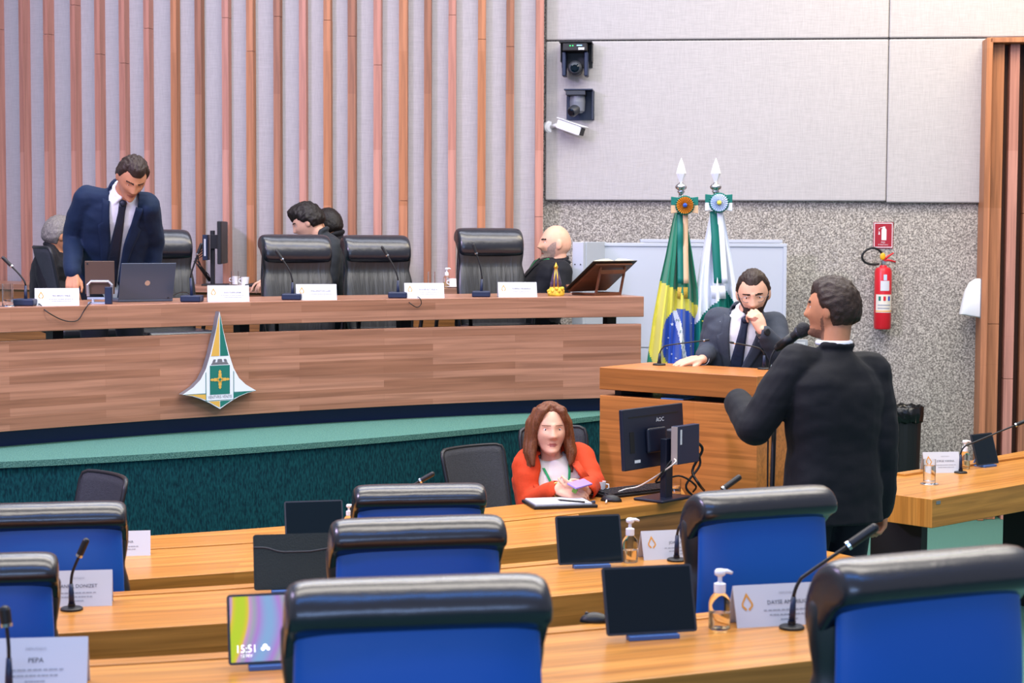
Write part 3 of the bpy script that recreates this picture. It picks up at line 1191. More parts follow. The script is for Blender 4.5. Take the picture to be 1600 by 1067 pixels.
bench_plate(326, 387, 471, 'DOUTORA JANE', 'white nameplate on the bench above the tip of the pointed emblem')
bench_plate(464, 524, 467, 'WELLINGTON LUIZ', 'white nameplate on the bench in front of the seated young man')
bench_plate(633, 692, 463, 'ROOSEVELT VILELA', 'white nameplate on the bench reading ROOSEVELT VILELA')
bench_plate(779, 837, 461, 'ROBERIO NEGREIROS', 'white nameplate on the bench beside the little golden statue')

GR = 'white tent nameplates on the curved desks'
def row_plate(x0, x1, y0, y1, z, arc, name, label, w=None, logo=True, over='DEPUTADO', lines=3, group=GR):
    p = at_z((x0 + x1) / 2, y1, z)
    k = FPX / p.y
    h = (y1 - y0) / k
    ww = w or (x1 - x0) / k
    nameplate(label, (p.x, p.y + h * 0.36, z), arc.ang(p.x) * 0.55, ww, h * 0.97, name, group, lines, logo, over)
row_plate(1141, 1290, 913, 978, Z1, ROW1, 'DAYSE AMARILIO', 'white nameplate beside the frontmost hand gel bottle, reading DAYSE AMARILIO', over='DEPUTADA')
row_plate(998, 1112, 828, 873, Z2, ROW2, 'JOAQUIM RORIZ', 'white nameplate on the second desk, left of the chair behind the standing man')
row_plate(62, 171, 892, 948, Z2, ROW2, 'DANIEL DONIZET', 'white nameplate behind the thin microphone at the left, reading DANIEL DONIZET', logo=False)
row_plate(-30, 131, 998, 1078, Z1, ROW1, 'PEPA', 'large white nameplate in the bottom left corner, reading PEPA', logo=False)
row_plate(150, 232, 830, 869, Z3, ROW3, 'LA LUCENA', 'white nameplate half hidden behind the wide left blue chair', logo=False, lines=2)
row_plate(1442, 1502, 706, 739, Z3, Arc(0, 0.3, 0), 'JORGE VIANNA', 'white nameplate on the right hand desk, beside the water glass', lines=2)

# -- gooseneck microphones
def mic(label, base, z, pts, Y=None, head=0.055, rr=0.0045, hr=0.009, group=None, box=False, post=None):
    b = bench_pt(base[0], 0.13) if box else at_z(base[0], base[1], z)
    t = thing('gooseneck_microphone', label, 'microphone', (b.x, b.y, z), 0, group)
    Yb = b.y
    P = []
    for p in pts:
        dy = p[2] if len(p) > 2 else 0
        P.append(at_y(p[0], p[1], Yb + dy) - Vector((b.x, b.y, z)))
    mb = MB()
    if box:
        mb.box((0, 0, 0.018), (0.11, 0.12, 0.036))
        mb.build('base', m_navy, t, bevel=0.008)
    else:
        mb.lathe([(0.034, 0), (0.034, 0.006), (0.03, 0.009), (0.011, 0.011), (0.011, 0.02)], n=24)
        mb.build('base', m_plast, t)
    # smooth path
    Q = [Vector((0, 0, 0.012))] + P
    S = []
    for i in range(len(Q) - 1):
        a, b_, c, d = Q[max(0, i - 1)], Q[i], Q[i + 1], Q[min(len(Q) - 1, i + 2)]
        for k in range(6):
            u = k / 6
            S.append(0.5 * ((2 * b_) + (c - a) * u + (2 * a - 5 * b_ + 4 * c - d) * u * u + (3 * b_ - a - 3 * c + d) * u ** 3))
    S.append(Q[-1])
    mb = MB()
    mb.tube([Q[0], Q[0] + (P[0] - Q[0]) * 0.5, P[0]], [0.0095, 0.0085, 0.0065], 10)
    mb.build('post', m_navy, t, smooth=True)
    mb = MB()
    mb.tube(S[6:], rr, 8)
    mb.build('gooseneck', m_plast, t, smooth=True)
    d = (S[-1] - S[-3]).normalized()
    mb = MB()
    e = S[-1]
    mb.lathe([(rr, -0.006), (hr * 0.9, 0.0), (hr, 0.008), (hr, head), (hr * 0.75, head + 0.006), (hr * 0.2, head + 0.009)], e, 14, d)
    mb.build('microphone_head', m_plast, t, smooth=False)
    mb = MB()
    mb.lathe([(hr * 1.03, -0.004), (hr * 1.03, 0.004)], e, 14, d)
    mb.build('collar', m_chrome, t)
    return t
GM = 'gooseneck microphones on the presiding bench'
mic('bench microphone leaning left beside the water glass at the left edge', (40, 474), ZD, [(40, 446), (33, 432), (18, 416)], hr=0.009, head=0.06, group=GM, box=True)
mic('bench microphone with a green light beside the side-on monitor', (300, 466), ZD, [(298, 434), (303, 414), (309, 397)], group=GM, box=True)
mic('bench microphone in front of the chair by the seated young man', (457, 465), ZD, [(457, 441), (452, 422), (441, 405)], group=GM, box=True)
mic('bench microphone left of the ROOSEVELT VILELA nameplate', (622, 461), ZD, [(622, 438), (616, 418), (605, 399)], group=GM, box=True)
mic('bench microphone in front of the chair nearest the bald man', (752, 458), ZD, [(753, 436), (750, 415), (744, 396)], group=GM, box=True)
GD = 'gooseneck microphones on the curved desks'
mic('dark microphone at the bottom right on a long slanted neck, tip by a hand', (1237, 982), Z1, [(1240, 932), (1249, 908), (1262, 896), (1326, 852, 0.0)], head=0.085, hr=0.0125, rr=0.005, group=GD)
mic('microphone rising behind the chair at the standing man, its tip above the headrest', (1057, 876), Z2, [(1058, 836), (1064, 818), (1082, 800, 0.03), (1130, 764, 0.08)], head=0.075, hr=0.011, group=GD)
mic('thin microphone in front of the DANIEL DONIZET nameplate', (112, 953), Z2, [(111, 912), (114, 892), (124, 868)], head=0.05, hr=0.0105, group=GD)
mic('microphone in the bottom left corner beside the PEPA nameplate', (14, 1088), Z1, [(14, 1028), (13, 1003), (10, 976)], head=0.035, hr=0.013, group=GD)
mic('microphone whose tip shows above the farthest middle chair', (596, 820), Z3, [(598, 795), (606, 782), (622, 771), (657, 751)], head=0.06, hr=0.011, group=GD)
mic('microphone on the right hand desk, curving over the small tablet', (1501, 739), Z3, [(1501, 710), (1507, 698), (1522, 691), (1587, 664, 0.0)], head=0.07, hr=0.0105, group=GD)
GL = 'thin gooseneck microphones on the lectern'
mic('thin lectern microphone at the left, bent towards the bearded man', (1030, 570.5), LZ, [(1031, 552), (1036, 543), (1046, 539), (1100, 532)], head=0.02, hr=0.006, rr=0.0036, group=GL)
mic('thin lectern microphone at the right, bent to the left', (1194, 577), LZ, [(1194, 555), (1190, 547), (1180, 542), (1148, 536)], head=0.02, hr=0.006, rr=0.0036, group=GL)

# -- tablets
def tablet(label, x0, x1, y0, y1, z, rz, scr=m_screen, bar=True, group=None, wide=1.0, cover=None):
    p = at_z((x0 + x1) / 2, y1, z)
    k = FPX / p.y
    w = (x1 - x0) / k / max(0.5, math.cos(rz)) * wide
    h = (y1 - y0) / k * 1.02
    t = thing('tablet', label, 'tablet', (p.x, p.y + 0.02, z), rz, group)
    T = Matrix.Translation((0, 0, 0.012)) @ Matrix.Rotation(R(-17), 4, 'X')
    mb = MB()
    M = T @ Matrix.Rotation(R(90), 4, 'X')
    r = 0.008
    poly = []
    for cx, cy, a0 in ((w / 2 - r, r, -90), (w / 2 - r, h - r, 0), (-w / 2 + r, h - r, 90), (-w / 2 + r, r, 180)):
        for j in range(4):
            a = R(a0 + j * 30)
            poly.append((cx + r * math.cos(a), cy + r * math.sin(a)))
    mb.prism(poly, -0.004, 0.004, M)
    mb.build('body', m_tabgrey if cover is None else cover, t)
    mb = MB()
    f = 0.006
    vs = [mb.bm.verts.new(M @ Vector(c)) for c in ((-w / 2 + f, f, 0.0045), (w / 2 - f, f, 0.0045), (w / 2 - f, h - f, 0.0045), (-w / 2 + f, h - f, 0.0045))]
    mb.quad(vs, [(0, 0), (w / h, 0), (w / h, 1), (0, 1)])
    so = mb.build('screen', scr if cover is None else cover, t)
    if cover is not None:
        mb = MB()
        pp = []
        for i in range(21):
            u = i / 20
            pp.append(M @ Vector((-w / 2 + w * u, h * (0.77 - 0.10 * (1 / (1 + math.exp(-(u - 0.25) * 22))) + 0.05 * max(0, u - 0.75) / 0.25), 0.005)))
        mb.tube(pp, 0.0028, 6)
        mb.build('cover_seam', m_tabgrey, t, smooth=True)
    mb = MB()
    mb.box((0.0, -0.006, 0.006), (w * 0.56, 0.03, 0.012))
    mb.box((0.0, 0.05, 0.003), (w * 0.4, 0.10, 0.006))
    mb.tube([(0, 0.095, 0.005), (0, 0.06, h * 0.42)], 0.006, 8)
    mb.build('stand', m_bluebar, t, bevel=0.002)
    return t, M, w, h, so

# lit wallpaper of the tablet that shows the time
mw = bpy.data.materials.new('lit_wallpaper')
mw.use_nodes = True
nt = mw.node_tree
pb_ = nt.nodes['Principled BSDF']
tc = nt.nodes.new('ShaderNodeTexCoord')
wv = nt.nodes.new('ShaderNodeTexWave')
wv.inputs['Scale'].default_value = 0.36
wv.inputs['Distortion'].default_value = 7.5
wv.inputs['Detail'].default_value = 0.5
wv.inputs['Detail Scale'].default_value = 0.9
wv.inputs['Phase Offset'].default_value = 3.6
nt.links.new(tc.outputs['UV'], wv.inputs['Vector'])
rp = nt.nodes.new('ShaderNodeValToRGB')
e = rp.color_ramp.elements
e[0].color = lin('8fb6e8'); e[0].position = 0.0
e[1].color = lin('c8e02a'); e[1].position = 0.96
for ps, cl in ((0.25, 'b98ae0'), (0.5, 'a9b0c0'), (0.72, 'd7a0d8'), (0.82, 'f0d040')):
    q_ = e.new(ps); q_.color = lin(cl)
nt.links.new(wv.outputs['Fac'], rp.inputs['Fac'])
nt.links.new(rp.outputs['Color'], pb_.inputs['Emission Color'])
pb_.inputs['Emission Strength'].default_value = 0.75
pb_.inputs['Base Color'].default_value = (0.01, 0.01, 0.01, 1)
pb_.inputs['Roughness'].default_value = 0.1
m_glow = mat('lit_white_digits', 'ffffff', 0.5, emit='ffffff', estr=1.0)
GT = 'tablets on the curved desks'
t, M, w, h, so = tablet('lit tablet with a colourful wallpaper showing 15:51', 357, 494, 938, 1047, Z1, R(14), mw, group=GT)
mb = MB()
Q = M @ Matrix.Translation((-w * 0.30, h * 0.215, 0.0052))
add_text(mb, '15:51', h * 0.155, Q, sx=0.9)
Q = M @ Matrix.Translation((-w * 0.30, h * 0.12, 0.0052))
add_text(mb, '12 FEV', h * 0.06, Q)
for cx, cy, r in ((0.0, 0.0, 0.030), (0.022, 0.006, 0.038), (0.05, 0.0, 0.028)):
    vs = [mb.bm.verts.new(M @ Vector((-w * 0.095 + cx * w * 1.2 - 0.02 * w, h * 0.21 + r * h * 0.9 * math.sin(a) + cy, 0.0052)) + M.to_3x3() @ Vector((r * h * 0.9 * math.cos(a), 0, 0))) for a in [2 * math.pi * i / 14 for i in range(14)]]
    mb.quad(vs)
mb.build('clock_digits', m_glow, t)
tablet('dark tablet in front of the big gel bottle and the DAYSE AMARILIO nameplate', 947, 1093, 894, 1000, Z1, R(15), group=GT)
tablet('dark tablet on the second desk, left of a small gel bottle', 872, 976, 812, 888, Z2, R(14), group=GT)
m_cover = mat('dark_green_black_cover', '14201f', 0.6, bump=0.2, bscale=200)
tablet('tablet in a black fabric cover on the second desk, left of the middle chair', 397, 516, 842, 928, Z2, R(12), cover=m_cover, group=GT)
tablet('black tablet on the third desk, behind the covered tablet', 446, 536, 788, 846, Z3, R(14), group=GT)
tablet('small tablet on the right hand desk behind the curved microphone', 1524, 1566, 681, 730, Z3, R(38), group=GT)

# -- hand gel bottles
def gel_bottle(label, base, z, top, group, fill=0.42, turn=0.0, flip=1):
    p = counter_pt(base[0], 0.4) if z == ZD else at_z(base[0], base[1], z)
    k = FPX / p.y
    h = (base[1] - top) / k
    t = thing('gel_bottle', label, 'bottle', (p.x, p.y, z), turn, group)
    s = h / 0.165
    r = 0.030 * s
    mb = MB()
    mb.lathe([(r * 0.92, 0), (r, 0.004 * s), (r, 0.07 * s), (r * 0.92, 0.085 * s), (r * 0.55, 0.098 * s), (r * 0.45, 0.106 * s)], n=24)
    mb.build('bottle', m_bottle, t, smooth=True)
    mb = MB()
    mb.lathe([(r * 0.84, 0.004 * s), (r * 0.92, 0.008 * s), (r * 0.92, 0.085 * s * fill + 0.01)], n=24)
    mb.build('gel', m_gel, t)
    mb = MB()
    mb.lathe([(r * 0.52, 0.100 * s), (r * 0.54, 0.102 * s), (r * 0.54, 0.125 * s), (r * 0.3, 0.128 * s), (0.006 * s, 0.130 * s), (0.006 * s, 0.15 * s)], n=20)
    mb.build('cap', m_pump, t)
    mb = MB()
    mb.lathe([(0.010 * s, 0.146 * s), (0.015 * s, 0.150 * s), (0.015 * s, 0.160 * s), (0.010 * s, 0.165 * s)], n=16)
    mb.tube([(0, 0, 0.158 * s), (flip * 0.02 * s, 0, 0.159 * s), (flip * 0.034 * s, 0, 0.154 * s)], [0.0075 * s, 0.006 * s, 0.004 * s], 8)
    mb.build('pump', m_pump, t, smooth=True)
    return t
GB = 'clear hand gel bottles with white pumps'
gel_bottle('largest gel bottle with white pump, beside the DAYSE AMARILIO nameplate', (1124, 982), Z1, 887, GB)
gel_bottle('gel bottle with white pump right of the dark tablet on the second desk', (984, 878), Z2, 808, GB)
gel_bottle('gel bottle peeking out left of the farthest middle chair', (545, 832), Z3, 787, GB)
gel_bottle('gel bottle on the right hand desk behind the curved microphone', (1507, 732), Z3, 687, GB)
gel_bottle('small gel bottle on the rear counter between two glasses', (698, 444), ZD, 413, GB, flip=1)

def glass(label, base, z, h, r, group, water=0.7, coaster=True):
    p = at_z(base[0], base[1], z)
    if z == ZD:
        p = bench_pt(base[0], 0.10) if base[0] < 100 else counter_pt(base[0], 0.38)
    t = thing('water_glass', label, 'glass', (p.x, p.y, z), 0, group)
    mb = MB()
    z0 = 0.003 if coaster else 0.0
    mb.lathe([(r * 0.97, z0), (r, z0 + 0.004), (r, h), (r - 0.0025, h), (r - 0.0025, z0 + 0.012)], n=28)
    mb.build('tumbler', m_glass, t, smooth=False)
    if water:
        mb = MB()
        mb.lathe([(r - 0.003, z0 + 0.0125), (r - 0.003, h * water)], n=28)
        mb.build('water', m_water, t)
    if coaster:
        c = mb = MB()
        mb.lathe([(r * 1.45, 0), (r * 1.5, 0.0012), (r * 1.45, 0.0026)], n=28)
        mb.build('coaster', m_chrome, t)
    return t
GG = 'clear water glasses'
glass('water glass on a metal coaster on the right hand desk', (1452, 756), Z3, 0.125, 0.031, GG, 0.75)
glass('water glass at the left edge of the bench beside a microphone', (12, 474.5), ZD, 0.115, 0.028, GG, 0.3)
glass('empty glass on the rear counter beside two small white cups', (367, 438), ZD, 0.105, 0.027, GG, 0, False)
glass('empty glass on the rear counter left of the small gel bottle', (674, 442), ZD, 0.11, 0.026, GG, 0, False)
glass('glass half hidden behind the black monitor stand', (1054, 772), Z3 + 0.004, 0.075, 0.031, GG, 0.5, False)

def cup(label, base, z, group, handle=-1):
    p = counter_pt(base[0], 0.48 if base[0] > 375 else 0.26) if z == ZD else at_z(base[0], base[1], z)
    t = thing('coffee_cup', label, 'cup', (p.x, p.y, z + 0.0075), 0, group)
    mb = MB()
    mb.lathe([(0.02, 0), (0.024, 0.004), (0.03, 0.058), (0.028, 0.058), (0.022, 0.006)], n=24)
    mb.build('bowl', m_porc, t, smooth=False)
    mb = MB()
    mb.tube([(handle * 0.027, 0, 0.045), (handle * 0.042, 0, 0.043), (handle * 0.044, 0, 0.026), (handle * 0.025, 0, 0.016)], 0.0035, 8)
    mb.build('handle', m_porc, t, smooth=True)
    s = MB()
    s.lathe([(0.03, 0), (0.055, 0.006), (0.062, 0.010), (0.055, 0.0075), (0.03, 0.0055)], (0, 0, 0), 28)
    so = s.build('saucer', m_porc, None, smooth=False)
    so.location = (p.x, p.y, z)
    tag(so, 'white saucer under the ' + label.replace('white coffee ', ''), 'saucer', 'white saucers')
GC = 'small white coffee cups'
cup('white coffee cup beside the woman in the orange jacket', (937, 773), Z3 + 0.004, GC, 1)
cup('farther white coffee cup on the rear counter by the empty glass', (368, 441), ZD, GC)
cup('nearer white coffee cup on the rear counter by the side-on monitor', (383, 447), ZD, GC)
cup('white coffee cup right of the small gel bottle on the rear counter', (708, 444.5), ZD, GC)
# ------------------------------------------------------------------ emblem on the bench front
m_eg = mat('emblem_green', '1d7064', 0.45)
m_ey = mat('emblem_yellow', 'd6a94e', 0.45)
m_ew = mat('emblem_white', 'dfe3ea', 0.4)
m_es = mat('emblem_silver', '8d9299', 0.35, 0.6)
XE = -1.605
pe = DAIS.off(XE, -0.012)
em = thing('coat_of_arms', 'pointed green, yellow and white coat of arms mounted on the bench front', 'emblem', (pe.x, pe.y, 0), DAIS.ang(XE))
EK = 5.082 * 290
def EP(u, y, o=0.0):
    zz = CAMZ - ((y / 5.082 + 470) - 362.7) / 290
    return Vector((u / EK / 0.88, -0.045 - o, zz))
rt = [(0, 78), (12, 130), (26, 215), (48, 310), (76, 425), (108, 530), (150, 612), (205, 668), (288, 722), (215, 738), (150, 762), (75, 803), (0, 852)]
outl = rt + [(-u, y) for u, y in reversed(rt[1:-1])]
mb = MB()
f0 = [mb.bm.verts.new(EP(u, y)) for u, y in outl]
b0 = [mb.bm.verts.new(EP(u, y, -0.044)) for u, y in outl]
nO = len(outl)
for i in range(nO):
    mb.quad([f0[i], f0[(i + 1) % nO], b0[(i + 1) % nO], b0[i]], mi=1)
mb.quad(f0)
mb.quad(list(reversed(b0)), mi=1)
mb.build('shield_body', [m_ew, m_es], em)
def epoly(name, pts_, m, o=0.0012):
    mb = MB()
    for pp in pts_:
        mb.quad([mb.bm.verts.new(EP(u, y, o)) for u, y in pp])
    return mb.build(name, m, em)
epoly('green_facet', [[(3, 95), (20, 200), (42, 310), (68, 430), (3, 430)]], m_eg)
epoly('yellow_facet', [[(-3, 95), (-3, 430), (-68, 430), (-42, 310), (-20, 200)]], m_ey)
epoly('green_facet', [[(110, 730), (270, 724), (215, 733), (150, 756), (110, 774)]], m_eg)
epoly('yellow_facet', [[(-110, 730), (-110, 774), (-150, 756), (-215, 733), (-270, 724)]], m_ey)
epoly('green_facet', [[(2, 788), (88, 788), (70, 799), (2, 840)]], m_eg)
epoly('yellow_facet', [[(-2, 788), (-2, 840), (-70, 799), (-88, 788)]], m_ey)
epoly('frame_line', [[(-111, 560), (-106, 552), (-106, 784), (-111, 784)], [(111, 560), (111, 784), (106, 784), (106, 552)], [(-111, 780), (111, 780), (111, 784), (-111, 784)], [(-285, 722), (-111, 722), (-111, 728), (-285, 725)], [(285, 722), (285, 725), (111, 728), (111, 722)]], m_eg)
epoly('green_field', [[(-78, 505), (78, 505), (78, 735), (-78, 735)]], m_eg)
epoly('crown', [[(-70, 498), (-58, 480), (58, 480), (70, 498)], [(-58, 478), (-50, 456), (-30, 456), (-36, 478)], [(58, 478), (36, 478), (30, 456), (50, 456)], [(-20, 478), (-16, 454), (16, 454), (20, 478)]], m_es)
cr = []
for k in range(4):
    c, s = [(1, 0), (0, 1), (-1, 0), (0, -1)][k]
    for pp in ([(14, -11), (48, -13), (48, 13), (14, 11)], [(48, -6), (62, -12), (78, 0), (62, 12), (48, 6)]):
        cr.append([(c * a - s * b, 617 + (s * a + c * b)) for a, b in pp])
cr.append([(-16, 600), (0, 590), (16, 600), (24, 617), (16, 634), (0, 644), (-16, 634), (-24, 617)])
epoly('golden_cross', cr, m_ey, 0.0024)
epoly('cross_centre', [[(0, 603), (12, 617), (0, 631), (-12, 617)]], m_eg, 0.0034)
mb = MB()
z_ = EP(0, 756).z
add_text(mb, 'VENTVRIS VENTIS', 0.0235, Matrix(((1, 0, 0, 0), (0, 0, -1, -0.0465), (0, 1, 0, z_), (0, 0, 0, 1))), sx=0.78)
mb.build('motto', m_es, em)

# ------------------------------------------------------------------ things on the bench
def on_bench(px, py):
    # py only tells how far behind the front edge the thing stands
    e = 478.0 - 0.0165 * px
    return bench_pt(px, max(0.02, 0.10 + (e - py) * 0.035))
m_grey = mat('laptop_grey', '4d5666', 0.35, 0.2)
p = bench_pt(226, 0.20)
lp = thing('laptop', 'open grey laptop seen from the back, in front of the standing man', 'laptop', (p.x, p.y + 0.05, ZD), R(32), None, 0.92)
mb = MB()
mb.box((0, 0.13, 0.009), (0.335, 0.235, 0.016))
mb.build('base', m_grey, lp, bevel=0.004)
mb = MB()
TL = Matrix.Translation((0, 0.015, 0.016)) @ Matrix.Rotation(R(16), 4, 'X')
mb.box(TL @ Vector((0, 0, 0.11)), (0.335, 0.007, 0.222), TL.to_3x3())
lid = mb.build('lid', m_grey, lp, bevel=0.004)
mb = MB()
mb.lathe([(0.016, 0), (0.016, 0.0012)], TL @ Vector((0, -0.0035, 0.10)), 24, TL.to_3x3() @ Vector((0, -1, 0)))
mb.build('round_badge', m_chrome, lid)
p = bench_pt(153, 0.14)
tb = thing('tablet', 'upright brown backed tablet on a silver holder, by the standing man', 'tablet', (p.x, p.y + 0.05, ZD), R(8))
m_brown = mat('brown_tablet_back', '5d4a40', 0.4, 0.3)
TL = Matrix.Translation((0, 0, 0.05)) @ Matrix.Rotation(R(6), 4, 'X')
mb = MB()
mb.box(TL @ Vector((0, 0, 0.087)), (0.152, 0.008, 0.175), TL.to_3x3())
bk = mb.build('body', m_brown, tb, bevel=0.003)
mb = MB()
mb.lathe([(0.005, 0), (0.005, 0.0015)], TL @ Vector((-0.062, -0.004, 0.16)), 12, (0, -1, 0))
mb.build('rear_lens', m_plast, bk)
m_silver = mat('brushed_silver', 'b4b8c2', 0.3, 0.7)
mb = MB()
mb.tube([TL @ Vector(c) for c in ((-0.06, -0.012, -0.01), (-0.062, -0.012, 0.05), (-0.045, -0.012, 0.068), (0.045, -0.012, 0.068), (0.062, -0.012, 0.05), (0.06, -0.012, -0.01))], 0.008, 8)
mb.box((0, -0.008, 0.028), (0.13, 0.02, 0.012))
for s in (-1, 1):
    mb.tube([(s * 0.035, -0.01, 0.03), (s * 0.035, -0.015, 0.006)], 0.008, 8)
mb.box((0, 0.01, 0.004), (0.12, 0.09, 0.008))
mb.build('holder', m_silver, tb)
p = bench_pt(169, 0.07)
mb = MB()
mb.box((0, 0, 0.045), (0.036, 0.03, 0.09))
gd = mb.build('dark_gadget', m_navy, None, bevel=0.004)  # a small dark gadget whose kind is unknown
gd.location = (p.x, p.y + 0.01, ZD)
tag(gd, 'small dark upright block left of the grey laptop on the bench', 'device')

def cable(label, pts_, r, m, cat='cable', group=None, name='cable'):
    Q = [Vector(q) for q in pts_]
    S = []
    for i in range(len(Q) - 1):
        a, b_, c, d = Q[max(0, i - 1)], Q[i], Q[i + 1], Q[min(len(Q) - 1, i + 2)]
        for k in range(6):
            u = k / 6
            S.append(0.5 * ((2 * b_) + (c - a) * u + (2 * a - 5 * b_ + 4 * c - d) * u * u + (3 * b_ - a - 3 * c + d) * u ** 3))
    S.append(Q[-1])
    mb = MB()
    mb.tube(S, r, 6)
    o = mb.build(name, m, None, smooth=True)
    tag(o, label, cat, group)
    return o
def benchfront(px, py):
    # a point just in front of the bench top's front face
    x = px_ray(px, py)
    Y = 9.5
    for _ in range(20):
        X = x.x / x.y * Y
        Y = DAIS.y(X) - 0.03 / math.cos(DAIS.ang(X))
    return at_y(px, py, Y)
q0 = on_bench(52, 475) + Vector((0, 0, 0.006))
GCB = 'thin black cables hanging over the bench front'
cable('black cable drooping over the bench front left of the emblem', [q0, on_bench(62, 477.5) + Vector((0, 0, 0.008)), benchfront(72, 486), benchfront(98, 500), benchfront(120, 501), benchfront(131, 486), benchfront(137, 477), on_bench(142, 474) + Vector((0, 0, 0.008))], 0.0028, m_cable, group=GCB)
cable('black cable looping over the bench front by the ROOSEVELT VILELA nameplate', [on_bench(630, 461.5) + Vector((0, 0, 0.006)), on_bench(632, 463.5) + Vector((0, 0, 0.008)), benchfront(640, 473), benchfront(651, 480), benchfront(658, 475), benchfront(656, 466), on_bench(646, 461.5) + Vector((0, 0, 0.012))], 0.0025, m_cable, group=GCB)
cable('black cable curling behind the grey laptop', [on_bench(262, 470) + Vector((0, 0, 0.02)), on_bench(280, 468) + Vector((0, 0, 0.045)), on_bench(294, 466) + Vector((0, 0, 0.04)), on_bench(302, 470) + Vector((0, 0, 0.004))], 0.003, m_cable, group='loose cables on the bench top')
cable('black cable coiled beside the microphone by the seated young man', [on_bench(466, 465) + Vector((0, 0, 0.015)), on_bench(474, 462) + Vector((0, 0, 0.05)), on_bench(479, 463) + Vector((0, 0, 0.035)), on_bench(470, 466) + Vector((0, 0, 0.004))], 0.0025, m_cable, group='loose cables on the bench top')

# little crowned figure under a glass cape
p = bench_pt(868.5, 0.14)
st = thing('religious_statuette', 'small crowned golden statuette with yellow flowers at its base on the bench', 'statuette', (p.x, p.y + 0.02, ZD))
mb = MB()
mb.lathe([(0.047, 0.0), (0.05, 0.01), (0.046, 0.03), (0.036, 0.055), (0.028, 0.06)], n=20)
for k in range(14):
    a = k * 2.4
    mb.ball((0.044 * math.cos(a), 0.044 * math.sin(a), 0.016 + 0.03 * (k % 3) / 2), 0.011, 8, 6)
mb.build('flower_base', mat('yellow_flowers', 'd9b53a', 0.5, var=0.3, vscale=60), st, smooth=True)
mb = MB()
mb.lathe([(0.036, 0.05), (0.034, 0.08), (0.022, 0.13), (0.010, 0.165), (0.006, 0.17)], n=20)
mb.build('cape', mat('dark_violet_glaze', '4b3a52', 0.25, var=0.5, vscale=50), st, smooth=True)
mb = MB()
for s in (-1, 1):
    mb.tube([(s * 0.012, -0.036, 0.05), (s * 0.010, -0.028, 0.11), (s * 0.004, -0.01, 0.165)], 0.0035, 6)
mb.lathe([(0.010, 0.166), (0.014, 0.176), (0.010, 0.186), (0.004, 0.196), (0.001, 0.205)], n=14)
mb.build('golden_crown', mat('gold_leaf', 'd6a640', 0.3, 0.8), st, smooth=True)

# open book on a wooden book stand
p = bench_pt(943, 0.22)
bs = thing('book_stand', 'dark wooden sloping book stand at the right end of the bench', 'stand', (p.x, p.y + 0.02, ZD), R(48))
m_dark = wood('dark_brown_wood', '6b3f2a', '54301f', '3a2114', 'OBJ', (0.8, 0.2), 0.35, 'X', 0.3)
TB = Matrix.Translation((0, 0.13, 0.025)) @ Matrix.Rotation(R(52), 4, 'X')
mb = MB()
mb.box(TB @ Vector((0, 0, 0.14)), (0.36, 0.014, 0.27), TB.to_3x3())
mb.box(TB @ Vector((0, 0.02, 0.005)), (0.36, 0.05, 0.012), TB.to_3x3())
mb.build('sloping_board', m_dark, bs, bevel=0.003)
mb = MB()
for s in (-1, 1):
    mb.tube([(s * 0.12, -0.075, 0.175), (s * 0.12, -0.035, 0.0)], 0.009, 8)
    mb.tube([(s * 0.12, -0.035, 0.009), (s * 0.12, 0.15, 0.009)], 0.009, 8)
mb.box((0, -0.035, 0.009), (0.24, 0.02, 0.018))
mb.box((0, -0.07, 0.145), (0.24, 0.014, 0.025))
mb.build('rear_frame', m_dark, bs, bevel=0.002)
bo = thing('open_book', 'large open book with cream pages lying on the dark wooden stand', 'book', (p.x, p.y + 0.02, ZD), R(48))
m_page = mat('cream_pages', 'e6d9bd', 0.7)
mb = MB()
for s in (-1, 1):
    prof = [(0.0, 0.016), (0.05, 0.034), (0.12, 0.03), (0.2, 0.018), (0.205, 0.012), (0.0, 0.010)]
    a = [mb.bm.verts.new(TB @ Vector((s * x, y, 0.012))) for x, y in prof]
    b = [mb.bm.verts.new(TB @ Vector((s * x, y, 0.285))) for x, y in prof]
    for i in range(6):
        mb.quad([a[i], a[(i + 1) % 6], b[(i + 1) % 6], b[i]])
    mb.quad(a)
    mb.quad(list(reversed(b)))
mb.build('pages', m_page, bo)
mb = MB()
mb.box(TB @ Vector((0, 0.0095, 0.148)), (0.43, 0.004, 0.29), TB.to_3x3())
mb.build('cover', mat('black_book_cover', '1c1714', 0.5), bo)

# side-on computer on the rear counter
p = counter_pt(348, 0.31)
mo = thing('computer_monitor', 'thin black monitor seen edge-on on the rear counter, with tangled cables', 'monitor', (p.x - 0.0, p.y, ZD), R(94))
mb = MB()
mb.box((0.0, 0, 0.305), (0.50, 0.03, 0.30))
sn = mb.build('screen_case', m_plast, mo, bevel=0.006)
mb = MB()
mb.box((0, 0.07, 0.2), (0.05, 0.03, 0.38))
mb.box((0, 0.05, 0.31), (0.1, 0.06, 0.1))
mb.box((0, 0.05, 0.006), (0.22, 0.18, 0.012))
mb.build('stand', m_plast, mo, bevel=0.003)
mb = MB()
mb.box((0, 0.115, 0.27), (0.18, 0.035, 0.18))
pc = mb.build('mini_computer', m_navy, mo, bevel=0.003)
mb = MB()
mb.box((-0.0905, 0.115, 0.27), (0.002, 0.012, 0.12))
mb.build('front_strip', m_white, pc)
mb = MB()
for k in range(5):
    a = Vector((-0.05 + 0.02 * k, 0.13, 0.30 - 0.02 * k))
    S = [a, a + Vector((0.02, 0.03 + 0.012 * k, -0.05)), a + Vector((-0.03, 0.05 - 0.02 * k, -0.14)), Vector((-0.06 + 0.03 * k, 0.09, 0.03))]
    mb.tube(S, 0.004, 6)
mb.build('cable_bundle', m_cable, mo, smooth=True)
